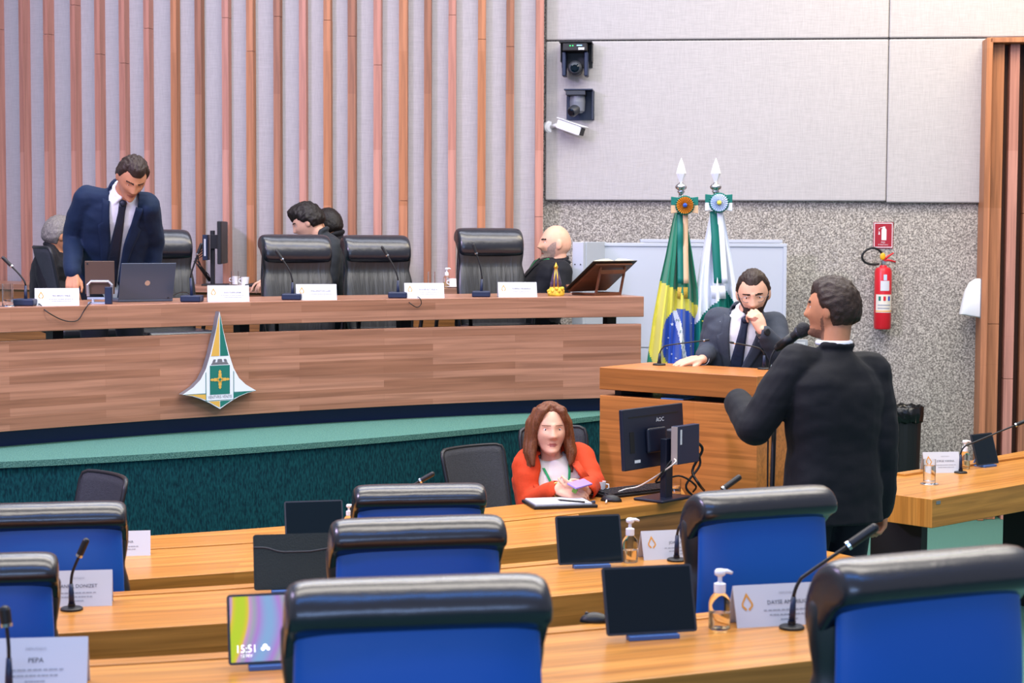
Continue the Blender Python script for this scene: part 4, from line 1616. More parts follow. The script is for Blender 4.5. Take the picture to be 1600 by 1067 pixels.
for i, (px, w, lab) in enumerate([(408, 0.40, 'dark keyboard on the rear counter under the young man’s hands')]):
    q = counter_pt(px, 0.34)
    mb = MB()
    mb.box((0, 0, 0.009), (w * 0.42, 0.42, 0.018))
    o = mb.build('keyboard', m_plast, None, bevel=0.004)
    o.location = (q.x, q.y, ZD)
    tag(o, 'dark keyboard on the rear counter under the hands of the young man', 'keyboard')

# ------------------------------------------------------------------ things on the clerks' table
ZC = Z3 + 0.004
pm = at_z(1036, 781, ZC)
cm = thing('computer_monitor', 'black AOC monitor seen from behind with a mini computer on its back', 'monitor', (pm.x, pm.y + 0.02, ZC), R(50))
m_mon = mat('monitor_black', '131a2c', 0.35)
mb = MB()
mb.lathe([(0.02, 0)], n=4) if False else None
mb.box((0, 0.0, 0.007), (0.24, 0.17, 0.014))
mb.build('base', m_mon, cm, bevel=0.006)
mb = MB()
mb.box((0, -0.02, 0.15), (0.055, 0.035, 0.28))
mb.build('stand_post', m_mon, cm, bevel=0.003)
TM = Matrix.Translation((0, 0.045, 0.16)) @ Matrix.Rotation(R(-4), 4, 'X')
mb = MB()
mb.box(TM @ Vector((-0.01, 0, 0.135)), (0.49, 0.022, 0.285), TM.to_3x3())
pn = mb.build('screen_case', m_mon, cm, bevel=0.005)
mb = MB()
mb.box(TM @ Vector((-0.01, -0.02, 0.12)), (0.15, 0.024, 0.12), TM.to_3x3())
mb.build('rear_bulge', m_mon, pn, bevel=0.012)
mb = MB()
mb.box(TM @ Vector((-0.01, -0.0115, 0.237)), (0.40, 0.002, 0.006), TM.to_3x3())
mb.build('vent_slot', m_cable, pn)
mb = MB()
mb.box(TM @ Vector((-0.19, -0.0115, 0.12)), (0.035, 0.002, 0.10), TM.to_3x3())
mb.build('cable_recess', m_cable, pn)
QM = TM @ Matrix.Translation((0.04, -0.0118, 0.212)) @ Matrix.Rotation(R(90), 4, 'X')
mb = MB()
add_text(mb, 'AOC', 0.027, QM, sx=1.1)
mb.build('logo_lettering', m_ew, pn)
mb = MB()
mb.box(TM @ Vector((-0.155, -0.0116, 0.03)), (0.045, 0.0015, 0.014), TM.to_3x3())
mb.build('rating_sticker', m_white, pn)
mb = MB()
mb.box((0.075, -0.075, 0.262), (0.18, 0.036, 0.18))
pc = mb.build('mini_computer', m_navy, cm, bevel=0.003)
mb = MB()
mb.box((-0.0165, -0.075, 0.262), (0.004, 0.034, 0.176))
mb.build('front_face', mat('pale_metal_face', 'a9a29c', 0.4, 0.4), pc)
mb = MB()
mb.box((0.012, -0.0935, 0.30), (0.014, 0.001, 0.07))
mb.build('sticker', m_white, pc)
mb = MB()
mb.box((0.06, -0.045, 0.33), (0.12, 0.05, 0.008))
mb.build('bracket', m_es, pc)
mb = MB()
for k in range(4):
    mb.box((0.168, -0.075, 0.20 + 0.028 * k), (0.012, 0.022, 0.014))
mb.build('rear_plugs', m_es, pc)
GK = 'cables of the monitor on the clerks table'
W2 = cm.matrix_basis
def CM(x, y, z):
    return Matrix.Translation(cm.location) @ Matrix.Rotation(cm.rotation_euler.z, 4, 'Z') @ Vector((x, y, z))
cable('white cable from the mini computer to the mouse', [CM(-0.02, -0.078, 0.20), CM(-0.06, -0.10, 0.18), at_z(1002, 758, ZC + 0.05), at_z(975, 765, ZC + 0.03), at_z(952, 776, ZC + 0.006), at_z(947, 785, ZC + 0.01)], 0.004, m_wcable)
cable('thick black cable falling from the mini computer at its right side', [CM(0.175, -0.075, 0.26), CM(0.21, -0.08, 0.22), at_y(1082, 735, pm.y + 0.12), at_y(1092, 756, pm.y + 0.06), at_z(1100, 766, ZC + 0.01)], 0.007, m_cable, group=GK)
cable('black cable running beside the thick cable to the table end', [CM(0.175, -0.075, 0.22), CM(0.19, -0.08, 0.15), at_y(1072, 758, pm.y + 0.08), at_z(1083, 775, ZC + 0.005)], 0.0055, m_cable, group=GK)
cable('thin tangled cable behind the monitor post', [CM(-0.02, -0.06, 0.19), CM(-0.05, -0.02, 0.12), CM(-0.02, 0.02, 0.08), CM(0.06, -0.05, 0.11), CM(0.14, -0.09, 0.06), at_z(1083, 768, ZC + 0.01)], 0.005, m_cable, group=GK)
# keyboard with its keys
pk = at_z(992, 775, ZC)
kb = thing('keyboard', 'black keyboard on the clerks table in front of the monitor', 'keyboard', (pk.x, pk.y + 0.09, ZC), R(38))
mb = MB()
mb.prism([(-0.07, 0), (0.07, 0), (0.07, 0.022), (-0.07, 0.012)], -0.22, 0.22, Matrix(((0, 0, 1, 0), (1, 0, 0, 0), (0, 1, 0, 0), (0, 0, 0, 1))))
mb.build('case', m_plast, kb, bevel=0.003)
mb = MB()
for r in range(5):
    for c in range(20):
        mb.box((-0.20 + c * 0.021, -0.052 + r * 0.024, 0.019 + 0.0018 * r), (0.017, 0.019, 0.008))
k_ = mb.build('keys', mat('key_caps', '2c2e33', 0.5), kb)
k_['kind'] = 'stuff'
pk = at_z(955, 783, ZC)
ms = thing('computer_mouse', 'black computer mouse at the end of the white cable', 'mouse', (pk.x, pk.y, ZC), R(60))
mb = MB()
mb.ball((0, 0, 0.0), (0.03, 0.055, 0.032), 16, 10)
for v in mb.bm.verts:
    v.co.z = max(0.0, v.co.z)
mb.build('shell', m_plast, ms, smooth=True)
mb = MB()
mb.lathe([(0.006, -0.004), (0.007, 0), (0.006, 0.004)], (0, 0.03, 0.026), 12, (1, 0, 0))
mb.build('wheel', m_tabgrey, ms)
p5 = at_z(930, 974, Z1 + 0.004)
ms = thing('computer_mouse', 'black mouse at the rear edge of the nearest desk, left of a dark tablet', 'mouse', (p5.x, p5.y + 0.02, Z1 + 0.004), R(80))
mb = MB()
mb.ball((0, 0, 0.0), (0.026, 0.042, 0.026), 16, 10)
for v in mb.bm.verts:
    v.co.z = max(0.0, v.co.z)
mb.build('shell', m_plast, ms, smooth=True)
mb = MB()
mb.lathe([(0.005, -0.003), (0.006, 0), (0.005, 0.003)], (0, 0.022, 0.021), 12, (1, 0, 0))
mb.build('wheel', m_tabgrey, ms)
# notebook in front of the woman
pn_ = at_z(874, 789, ZC)
nb = thing('notebook_folder', 'black folder holding a white paper pad, in front of the woman', 'notebook', (pn_.x, pn_.y, ZC), R(14))
mb = MB()
mb.box((0, 0, 0.007), (0.30, 0.235, 0.014))
mb.build('cover', mat('black_folder', '15161a', 0.5), nb, bevel=0.003)
mb = MB()
mb.box((-0.004, 0.004, 0.0175), (0.265, 0.20, 0.007))
mb.build('paper_pad', m_white, nb)
mb = MB()
mb.tube([(0.148, -0.02, 0.010), (0.165, -0.02, 0.012)], 0.008, 8)
mb.build('elastic_loop', m_navy, nb)
mb = MB()
mb.tube([(0, -0.07, 0), (0, 0.055, 0), (0, 0.07, 0)], [0.004, 0.004, 0.001], 8)
pen = mb.build('pen', m_plast, None, smooth=True)
pp_ = at_z(892, 784, ZC + 0.021)
pen.location = (pp_.x, pp_.y, ZC + 0.0255)
pen.rotation_euler = (0, 0, R(62))
tag(pen, 'thin dark pen lying on the white paper pad', 'pen')

# ------------------------------------------------------------------ white partition screens
m_part = mat('white_partition', 'b4bac6', 0.45)
def partition(label, x0, x1, ytop, Y, yaw=0.0, zb=0.0, th=0.05):
    a = at_y(x0, ytop, Y)
    b = at_y(x1, ytop, Y)
    t = thing('partition_screen', label, 'partition', ((a.x + b.x) / 2, Y, zb), yaw, 'white partition screens')
    w = b.x - a.x
    H_ = a.z - zb
    mb = MB()
    mb.box((0, 0, H_ / 2), (w - 0.02, th * 0.7, H_ - 0.02))
    mb.build('panel', m_part, t)
    mb = MB()
    mb.box((0, 0, H_ - 0.012), (w, th, 0.024))
    for s in (-1, 1):
        mb.box((s * (w / 2 - 0.012), 0, (H_ - 0.024) / 2), (0.024, th, H_ - 0.024))
    mb.build('frame', m_part, t, bevel=0.003)
    mb = MB()
    mb.box((0, -th * 0.36, H_ * 0.63), (w - 0.05, 0.003, 0.006))
    mb.build('seam', m_es, t)
    return t
partition('wide white partition screen standing behind the two flags', 925, 1229, 379, 12.36)
partition('second white partition whose top edge shows above the wide one', 1000, 1222, 373.5, 12.62)
a = at_y(905, 378, 12.0)
cb = thing('partition_screen', 'narrow white partition end beside the bald seated man', 'partition', (a.x, 12.0, PLAT), R(-22), 'white partition screens')
mb = MB()
mb.box((0, 0.0, (a.z - PLAT) / 2), (0.078, 0.05, a.z - PLAT))
mb.build('end_post', m_part, cb, bevel=0.003)
mb = MB()
mb.box((0.03, 0.22, (a.z - PLAT) / 2), (0.035, 0.40, a.z - PLAT))
mb.build('panel', m_part, cb, bevel=0.003)
for dz in (0.0, 0.0):
    pass
mb = MB()
for s in (-0.02, 0.02):
    mb.lathe([(0.005, 0), (0.005, 0.002)], (s, -0.0255, a.z - PLAT - 0.15), 10, (0, -1, 0))
mb.build('bolts', m_plast, cb)

# ------------------------------------------------------------------ flags
YF = 11.0
m_cg = mat('flag_green', '0e7a5c', 0.55, sheen=0.3)
m_cy = mat('flag_yellow', 'd8d04a', 0.55, sheen=0.3)
m_cb = mat('flag_blue', '0f45a8', 0.5, sheen=0.3)
m_cw = mat('flag_white', 'dfe4ef', 0.55, sheen=0.3)
m_cp = mat('ribbon_gold', 'd9b48e', 0.5)
m_rg = mat('ribbon_green', '0c6f63', 0.45)
m_fr = mat('fringe_gold', 'c9a53a', 0.6, bump=0.5, bscale=200)
m_lb = mat('rosette_pale_blue', 'b5cdf0', 0.5)
m_or = mat('rosette_orange', 'e8a23a', 0.5)
m_dk = mat('rosette_dark', 'b5701c', 0.6)
m_cryst = mat('frosted_crystal', 'eceff6', 0.25, 0.0, spec=0.8)
def interp(tab, y):
    if y <= tab[0][0]:
        return tab[0][1]
    for (a, va), (b, vb) in zip(tab[:-1], tab[1:]):
        if y <= b:
            return va + (vb - va) * (y - a) / (b - a)
    return tab[-1][1]
def flag(label, pole_px, left, right, ybot, colour, mats, ph, YF):
    k = FPX / YF
    pb = at_y(pole_px, 400, YF)
    t = thing('flag', label, 'flag', (pb.x, YF, 0), 0, 'tall indoor flags on poles')
    ztop = at_y(pole_px, 300, YF).z
    mb = MB()
    mb.tube([(0, 0, 0.03), (0, 0, ztop)], 0.014, 12)
    mb.build('pole', m_chrome, t, smooth=True)
    mb = MB()
    mb.lathe([(0.16, 0), (0.16, 0.015), (0.06, 0.03), (0.03, 0.06), (0.02, 0.12)], n=28)
    mb.build('base', m_chrome, t)
    mb = MB()
    mb.lathe([(0.016, ztop - 0.01), (0.024, ztop + 0.004), (0.018, ztop + 0.010), (0.034, ztop + 0.022), (0.036, ztop + 0.034), (0.026, ztop + 0.046), (0.014, ztop + 0.052), (0.012, ztop + 0.06)], n=18)
    mb.build('finial_base', m_chrome, t, smooth=True)
    z0 = ztop + 0.058
    mb = MB()
    mb.lathe([(0.008, z0), (0.031, z0 + 0.055), (0.018, z0 + 0.105), (0.001, z0 + 0.15)], n=6)
    mb.build('spear_finial', m_cryst, t)
    NU, NV = 70, 120
    ytop = 314
    mb = MB()
    g = []
    def cloth(u, v, front=True):
        y = ytop + (ybot - ytop) * v
        x = interp(left, y) + (interp(right, y) - interp(left, y)) * u
        p = at_y(x, y, YF)
        am = 0.02 + 0.05 * min(1, v * 1.4)
        dy = -0.10 * math.sin(math.pi * u) * (0.25 + 0.75 * v) + am * (0.6 * math.sin(u * 15 + ph + 2.5 * v) + 0.4 * math.sin(u * 31 + ph * 2 - 3 * v))
        return Vector((p.x - pb.x, dy - 0.01, p.z)), x, y
    for j in range(NV + 1):
        g.append([cloth(i / NU, j / NV) for i in range(NU + 1)])
    V = [[mb.bm.verts.new(c[0]) for c in r] for r in g]
    for j in range(NV):
        for i in range(NU):
            x = (g[j][i][1] + g[j][i + 1][1]) / 2
            y = (g[j][i][2] + g[j + 1][i][2]) / 2
            mb.quad([V[j][i], V[j + 1][i], V[j + 1][i + 1], V[j][i + 1]], mi=colour(x, y, (i + 0.5) / NU))
    # the back of the gathered cloth
    Bk = [[mb.bm.verts.new(Vector((c[0].x, 0.07 * math.sin(math.pi * i / NU) * (0.3 + 0.7 * j / NV) + 0.006 + max(0, c[0].y), c[0].z))) for i, c in enumerate(r)] for j, r in enumerate(g)]
    for j in range(0, NV):
        for i in range(NU):
            mb.quad([Bk[j][i], Bk[j][i + 1], Bk[j + 1][i + 1], Bk[j + 1][i]], mi=0)
        mb.quad([V[j][0], Bk[j][0], Bk[j + 1][0], V[j + 1][0]], mi=0)
        mb.quad([V[j][NU], V[j + 1][NU], Bk[j + 1][NU], Bk[j][NU]], mi=0)
    for i in range(NU):
        mb.quad([V[0][i], V[0][i + 1], Bk[0][i + 1], Bk[0][i]], mi=0)
        mb.quad([V[NV][i], Bk[NV][i], Bk[NV][i + 1], V[NV][i + 1]], mi=0)
    me = mb.build('cloth', mats, t, smooth=True)
    def front_pt(px, py, o):
        y = py
        v = (y - ytop) / (ybot - ytop)
        l, r_ = interp(left, y), interp(right, y)
        u = (px - l) / (r_ - l)
        c = cloth(min(1, max(0, u)), min(1, max(0, v)))[0]
        p = at_y(px, py, YF)
        return Vector((p.x - pb.x, c.y - o, p.z))
    return t, pb, front_pt
def c1(x, y, u):
    # blue disc
    if ((x - 1063) / 30.5) ** 2 + ((y - 531) / 49) ** 2 < 1:
        xb = interp([(480, 1052), (500, 1057), (520, 1061), (545, 1066), (570, 1072)], y)
        return 3 if abs(x - xb) < 3.6 else 2
    yt = interp([(1000, 425), (1028, 437), (1055, 452), (1092, 480), (1110, 492)], x)
    xl = interp([(440, 1000), (520, 1006), (548, 1014), (566, 1019), (600, 1032), (640, 1046)], y)
    if y > yt and x > xl:
        return 1
    return 0
L1 = [(314, 1060), (345, 1051), (400, 1040), (440, 1031), (500, 1020), (565, 1011), (680, 1000)]
R1 = [(314, 1069), (345, 1073), (400, 1082), (450, 1089), (500, 1092), (560, 1093), (680, 1094)]
f1, pb1, fp1 = flag('green, yellow and blue national flag hanging furled on its pole, at the left', 1063, L1, R1, 680, c1, [m_cg, m_cy, m_cb, m_cw], 0.4, 11.0)
def c2(x, y, u):
    yt = interp([(1080, 514), (1094, 494), (1135, 454), (1160, 500), (1180, 545)], x)
    return 1 if y > yt else 0
L2 = [(314, 1113), (345, 1107), (400, 1096), (450, 1088), (500, 1085), (560, 1084), (680, 1082)]
R2 = [(314, 1125), (345, 1132), (400, 1142), (450, 1150), (480, 1154), (560, 1160), (680, 1168)]
f2, pb2, fp2 = flag('white and green flag hanging furled on its pole, at the right', 1117, L2, R2, 680, c2, [m_cw, m_rg, m_cy], 1.9, 11.0)
def strip(t, fp, pts_, w, m, name, o=0.012):
    mb = MB()
    vv = []
    for x, y in pts_:
        a, b = fp(x - w / 2, y, o), fp(x + w / 2, y, o)
        yy = min(a.y, b.y)
        a.y = b.y = yy
        vv.append((mb.bm.verts.new(a), mb.bm.verts.new(b)))
    for (a, b), (c, d) in zip(vv[:-1], vv[1:]):
        mb.quad([a, c, d, b])
    o_ = mb.build(name, m, t, smooth=True)
    md = o_.modifiers.new('solid', 'SOLIDIFY')
    md.thickness = 0.003
    return o_
def rosette(t, pb, cx, cy, r, mo, mi_, mc, mt, mbt, mtail):
    k = FPX / YF
    c = at_y(cx, cy, YF) - Vector((pb.x, YF, 0))
    c.y = -0.085
    rr = r / k
    mb = MB()
    n = 24
    for i in range(n):
        a0, a1 = 2 * math.pi * i / n, 2 * math.pi * (i + 1) / n
        am = (a0 + a1) / 2
        def P(a, q, d):
            return mb.bm.verts.new(c + Vector((math.cos(a) * q, d, math.sin(a) * q)))
        mb.quad([P(a0, rr * 0.25, 0), P(am, rr * 0.25, -0.012), P(am, rr * 0.9, -0.014), P(a0, rr * 0.9, 0)], mi=0)
        mb.quad([P(am, rr * 0.25, -0.012), P(a1, rr * 0.25, 0), P(a1, rr * 0.9, 0), P(am, rr * 0.9, -0.014)], mi=1)
        mb.quad([P(a0, rr * 0.9, 0), P(am, rr * 0.9, -0.014), P(am, rr * 1.05, -0.004), P(a0, rr * 1.03, 0.004)], mi=2)
        mb.quad([P(am, rr * 0.9, -0.014), P(a1, rr * 0.9, 0), P(a1, rr * 1.03, 0.004), P(am, rr * 1.05, -0.004)], mi=2)
    mb.lathe([(rr * 1.0, 0.004), (rr * 1.0, 0.006)], c, 24, (0, 1, 0), mi=2)
    ro = mb.build('rosette', [mo, mi_, m_rg], t)
    mb = MB()
    mb.ball(c + Vector((0, -0.012, 0)), (rr * 0.24, 0.01, rr * 0.24), 14, 8)
    mb.build('rosette_button', mc, ro, smooth=True)
    w = 21.0 / k
    for nm, z0, z1, m in (('upper_bow', 0.0, 0.055, mt), ('lower_bow', -0.05, 0.0, mbt)):
        mb = MB()
        for s in (-1, 1):
            mb.prism([(s * 0.01, c.z + z0 * 0.8), (s * w, c.z + z0), (s * w, c.z + z1 * 0.95), (s * 0.01, c.z + z1 * 0.8)], c.y + 0.008, c.y + 0.028, Matrix(((1, 0, 0, c.x), (0, 0, 1, 0), (0, 1, 0, 0), (0, 0, 0, 1))))
        mb.build(nm, m, t, bevel=0.003)
    return c
rosette(f1, pb1, 1068, 321, 14.5, m_or, m_dk, m_cb, m_rg, m_cp, m_cp)
strip(f1, fp1, [(1061, 330 + i * 8) for i in range(15)], 9, m_rg, 'green_tail', 0.02)
strip(f1, fp1, [(1069.5, 330 + i * 8) for i in range(15)], 8, m_cp, 'gold_tail', 0.02)
strip(f1, fp1, [(1064.5, 448), (1064.5, 457), (1064.5, 466)], 16, m_fr, 'fringe', 0.026)
rosette(f2, pb2, 1121, 317, 15, m_lb, m_cw, m_cy, m_rg, m_cw, m_cw)
strip(f2, fp2, [(1113.5 + i * 0.4, 330 + i * 8) for i in range(15)], 12, m_rg, 'green_tail', 0.02)
strip(f2, fp2, [(1123 + i * 0.5, 330 + i * 8) for i in range(15)], 9, m_cw, 'white_tail', 0.02)
strip(f2, fp2, [(1119, 446), (1120, 456), (1121, 466)], 22, m_cw, 'white_fringe', 0.026)
# arrow of the green field and stars and letters of the flags
mb = MB()
for poly in ([(1094, 500), (1107, 498), (1103, 508)], [(1097, 503), (1101, 503), (1111, 520), (1107, 524)]):
    mb.quad([mb.bm.verts.new(fp2(x, y, 0.006)) for x, y in poly])
mb.build('yellow_arrow', m_cy, f2)
mb = MB()
for sx_, sy_, r in ((1049, 506, 3.2), (1043, 527, 1.6), (1056, 536, 1.8), (1080, 505, 1.6), (1086, 512, 1.4), (1048, 552, 2.0), (1054, 558, 1.6), (1078, 540, 1.5), (1041, 543, 1.4)):
    vs = []
    for i in range(10):
        a = math.pi / 2 + i * math.pi / 5
        q = r if i % 2 == 0 else r * 0.42
        vs.append(mb.bm.verts.new(fp1(sx_ + q * math.cos(a), sy_ - q * math.sin(a), 0.006)))
    mb.quad(vs)
st_ = mb.build('stars', m_cw, f1)
mb = MB()
for i, ch in enumerate('M E PROG'):
    y = 500 + i * 8.2
    x = interp([(480, 1052), (500, 1057), (520, 1061), (545, 1066), (570, 1072)], y)
    if ch == ' ':
        continue
    me = text_mesh(ch, 7.5, 'CENTER')
    vs = [mb.bm.verts.new(fp1(x + v.co.x * 0.75 + v.co.y * 0.15, y - v.co.y * 0.8, 0.006)) for v in me.vertices]
    for pl in me.polygons:
        try:
            mb.quad([vs[q] for q in pl.vertices])
        except ValueError:
            pass
mb.build('band_lettering', m_cg, f1)

# ------------------------------------------------------------------ things on the right wall
def on_wall(px, py, out=0.0):
    r = px_ray(px, py)
    Y = 12.9
    for _ in range(20):
        Y = wallY(r.x / r.y * Y) - out
    return at_y(px, py, Y)
m_red = mat('extinguisher_red', 'c4202c', 0.3)
m_sign = mat('sign_maroon', '9a1428', 0.5)
p = on_wall(1378.5, 514, 0.085)
fe = thing('fire_extinguisher', 'red fire extinguisher with a black hose hanging on the speckled wall', 'fire extinguisher', (p.x, p.y, p.z), 0)
kk = FPX / p.y
rr, hh = 13.3 / kk, 97 / kk
mb = MB()
mb.lathe([(rr * 0.9, 0), (rr, 0.012), (rr, hh - 0.03), (rr * 0.85, hh - 0.008), (rr * 0.45, hh), (rr * 0.4, hh + 0.012)], n=28)
mb.build('cylinder', m_red, fe, smooth=False, bevel=0.002)
mb = MB()
mb.lathe([(0.016, hh + 0.01), (0.018, hh + 0.02), (0.018, hh + 0.045), (0.012, hh + 0.05)], n=14)
mb.build('valve', m_chrome, fe)
mb = MB()
mb.tube([(0.0, -0.01, hh + 0.045), (0.03, -0.01, hh + 0.05), (0.085, -0.01, hh + 0.036)], [0.009, 0.008, 0.006], 8)
mb.tube([(0.005, -0.01, hh + 0.05), (0.03, -0.01, hh + 0.075), (0.07, -0.01, hh + 0.10)], [0.009, 0.008, 0.005], 8)
mb.build('lever', m_red, fe, smooth=True)
mb = MB()
mb.ball((-0.008, -0.014, hh + 0.075), (0.02, 0.008, 0.026), 12, 8)
mb.build('safety_tag', mat('yellow_plastic', 'e6a81e', 0.4), fe, smooth=True)
mb = MB()
hp = [(0.012, 0, hh + 0.06), (-0.03, -0.01, hh + 0.115), (-0.08, -0.015, hh + 0.135), (-0.13, -0.015, hh + 0.115), (-0.155, -0.012, hh + 0.075), (-0.135, -0.01, hh + 0.035), (-0.08, -0.008, hh + 0.018), (-0.025, -0.005, hh + 0.022)]
S = []
for i in range(len(hp) - 1):
    a, b_, c, d = [Vector(hp[max(0, min(len(hp) - 1, q))]) for q in (i - 1, i, i + 1, i + 2)]
    for k in range(5):
        u = k / 5
        S.append(0.5 * ((2 * b_) + (c - a) * u + (2 * a - 5 * b_ + 4 * c - d) * u * u + (3 * b_ - a - 3 * c + d) * u ** 3))
mb.tube(S, 0.0085, 10)
mb.build('hose', m_cable, fe, smooth=True)
def wrap(name, z0, z1, a0, a1, m, off=0.0012, parent=fe):
    mb = MB()
    n = 12
    vs = []
    for i in range(n + 1):
        a = R(a0 + (a1 - a0) * i / n)
        x, y = (rr + off) * math.sin(a), -(rr + off) * math.cos(a)
        vs.append((mb.bm.verts.new((x, y, z0)), mb.bm.verts.new((x, y, z1))))
    for (a, b), (c, d) in zip(vs[:-1], vs[1:]):
        mb.quad([a, c, d, b])
    return mb.build(name, m, parent, smooth=True)
wrap('inspection_label', hh * 0.62, hh * 0.78, -28, 34, m_white)
wrap('inspection_stamp', hh * 0.79, hh * 0.88, -8, 14, m_lb)
lb = wrap('instruction_label', hh * 0.27, hh * 0.56, -62, 62, mat('label_cream', 'd9d4c8', 0.5))
for a0, c in ((-40, m_eg), (-8, m_red), (24, m_cb)):
    wrap('class_mark', hh * 0.46, hh * 0.53, a0, a0 + 16, c, 0.0022, lb)
wrap('small_print', hh * 0.38, hh * 0.40, -45, 45, m_ink2, 0.0022, lb)
wrap('small_print', hh * 0.33, hh * 0.35, -45, 40, m_ink2, 0.0022, lb)
wrap('hazard_stripe', hh * 0.285, hh * 0.30, -62, 62, m_or, 0.0022, lb)
p = on_wall(1380, 367.5, 0.006)
sg = thing('safety_sign', 'maroon sign with a white extinguisher symbol above the fire extinguisher', 'sign', (p.x, p.y, p.z), WYAW)
w, h = 30.5 / kk, 40.5 / kk
mb = MB()
mb.box((0, 0, 0), (w, 0.006, h))
mb.build('plate', m_sign, sg)
mb = MB()
def flat(mb, pts_, y=-0.0042):
    mb.quad([mb.bm.verts.new((a, y, b)) for a, b in pts_])
b1, b2 = 0.93, 0.87
for q in ([(-w / 2 * b1, -h / 2 * .95), (w / 2 * b1, -h / 2 * .95), (w / 2 * b1, -h / 2 * .90), (-w / 2 * b1, -h / 2 * .90)], [(-w / 2 * b1, h / 2 * .90), (w / 2 * b1, h / 2 * .90), (w / 2 * b1, h / 2 * .95), (-w / 2 * b1, h / 2 * .95)], [(-w / 2 * b1, -h / 2 * .9), (-w / 2 * b2, -h / 2 * .9), (-w / 2 * b2, h / 2 * .9), (-w / 2 * b1, h / 2 * .9)], [(w / 2 * b2, -h / 2 * .9), (w / 2 * b1, -h / 2 * .9), (w / 2 * b1, h / 2 * .9), (w / 2 * b2, h / 2 * .9)]):
    flat(mb, q)
mb.build('white_border', m_ew, sg)
mb = MB()
flat(mb, [(-0.012, -0.035), (0.022, -0.035), (0.022, 0.04), (0.017, 0.048), (0.013, 0.05), (0.013, 0.062), (-0.003, 0.062), (-0.003, 0.05), (-0.007, 0.048), (-0.012, 0.04)])
hs = [(-0.003, 0.058), (-0.025, 0.055), (-0.034, 0.042), (-0.03, 0.02)]
for (a, b), (c, d) in zip(hs[:-1], hs[1:]):
    flat(mb, [(a, b), (c, d), (c + 0.005, d - 0.001), (a + 0.001, b - 0.006)])
flat(mb, [(-0.032, 0.022), (-0.026, 0.022), (-0.024, 0.004), (-0.034, 0.004)])
mb.build('extinguisher_symbol', m_ew, sg)
mb = MB()
Ms = Matrix(((1, 0, 0, 0), (0, 0, -1, -0.0042), (0, 1, 0, 0), (0, 0, 0, 1)))
add_text(mb, 'PQS', 0.016, Ms @ Matrix.Translation((0, -0.051, 0)))
add_text(mb, 'CLASSES A-B-C', 0.012, Ms @ Matrix.Translation((0, -0.068, 0)), sx=0.9)
mb.build('lettering', m_ew, sg)

# liquid dispenser on the side of the slatted screen
p = at_y(1537, 466, wallY(xa) - 0.16)
ds = thing('soap_dispenser', 'white teardrop shaped dispenser fixed beside the slatted wooden screen', 'dispenser', (xa - 0.032, wallY(xa) - 0.17, p.z), WYAW)
mb = MB()
pr = [(0.0, 0.14), (-0.03, 0.137), (-0.07, 0.11), (-0.10, 0.05), (-0.12, -0.03), (-0.135, -0.115), (-0.11, -0.118), (-0.075, -0.125), (0.0, -0.135)]
rings = []
for y, s in ((-0.055, 0.8), (-0.05, 0.93), (-0.03, 1.0), (0.03, 1.0), (0.05, 0.93), (0.055, 0.8)):
    rings.append([mb.bm.verts.new((-0.012 + x * s, y, z * (0.5 + 0.5 * s))) for x, z in pr])
mb.loft(rings)
mb.build('housing', m_pump, ds, bevel=0.003)
mb = MB()
mb.box((-0.006, 0, 0.0), (0.012, 0.115, 0.28))
mb.build('back_plate', m_es, ds)

# waste bin with a bag
pb_2 = at_y(1413, 640, 12.35)
wb_ = thing('waste_bin', 'tall black waste bin with a bin bag folded over its rim', 'bin', (pb_2.x, 12.35, 0))
zt = pb_2.z
mb = MB()
mb.lathe([(0.095, 0), (0.10, 0.01), (0.118, zt - 0.02), (0.118, zt), (0.112, zt), (0.095, 0.02)], n=28)
mb.build('body', mat('bin_black', '14171a', 0.45), wb_)
mb = MB()
rings = []
for j, (r, z) in enumerate([(0.108, zt - 0.10), (0.112, zt), (0.122, zt + 0.03), (0.132, zt + 0.02), (0.131, zt - 0.03), (0.126, zt - 0.075), (0.123, zt - 0.08), (0.12, zt - 0.03)]):
    rings.append([mb.bm.verts.new(((r + 0.006 * math.sin(i * 2.3 + j)) * math.cos(2 * math.pi * i / 40), (r + 0.006 * math.sin(i * 2.3 + j)) * math.sin(2 * math.pi * i / 40), z + 0.008 * math.sin(i * 1.7 + j * 2))) for i in range(40)])
mb.loft(rings, False)
mb.build('bin_bag', mat('bin_bag_plastic', '101215', 0.22, bump=0.6, bscale=30), wb_, smooth=True)

p = on_wall(1251, 541, 0.02)
ob = thing('wall_socket', 'white square socket box on the speckled wall, by the microphone', 'socket', (p.x, p.y, p.z), WYAW)
mb = MB()
mb.box((0, 0, 0), (0.10, 0.04, 0.10))
mb.build('box', m_part, ob, bevel=0.004)
mb = MB()
mb.box((0, -0.0205, 0), (0.06, 0.003, 0.065))
mb.build('cover', m_ew, ob, bevel=0.001)

# cameras on the fabric panel
GCM = 'black dome cameras on the fabric wall panel'
p = on_wall(902, 96, 0.045)
c3 = thing('wall_camera', 'upper black camera with green lights on the fabric wall panel', 'camera', (p.x, p.y, p.z), WYAW, GCM)
kc = FPX / p.y
def px_(v):
    return v / kc
mb = MB()
mb.box((0.0, -0.006, px_(8)), (px_(48), 0.012, px_(36)))
mb.box((0.0, -0.10, px_(26)), (px_(50), 0.20, 0.008))
for s in (-1, 1):
    mb.box((s * px_(24), -0.05, px_(12)), (0.006, 0.10, px_(28)))
mb.build('bracket', m_plast, c3)
mb = MB()
mb.box((-px_(1), -0.105, px_(18.5)), (px_(38), 0.17, px_(13)))
hd = mb.build('head_unit', m_plast, c3, bevel=0.008)
mb = MB()
for x in (-8, -4):
    mb.lathe([(0.004, 0), (0.004, 0.003)], (px_(x), -0.191, px_(20)), 8, (0, -1, 0))
mb.build('green_lights', mat('green_led', '20d060', 0.4, emit='30ff70', estr=2.0), hd)
mb = MB()
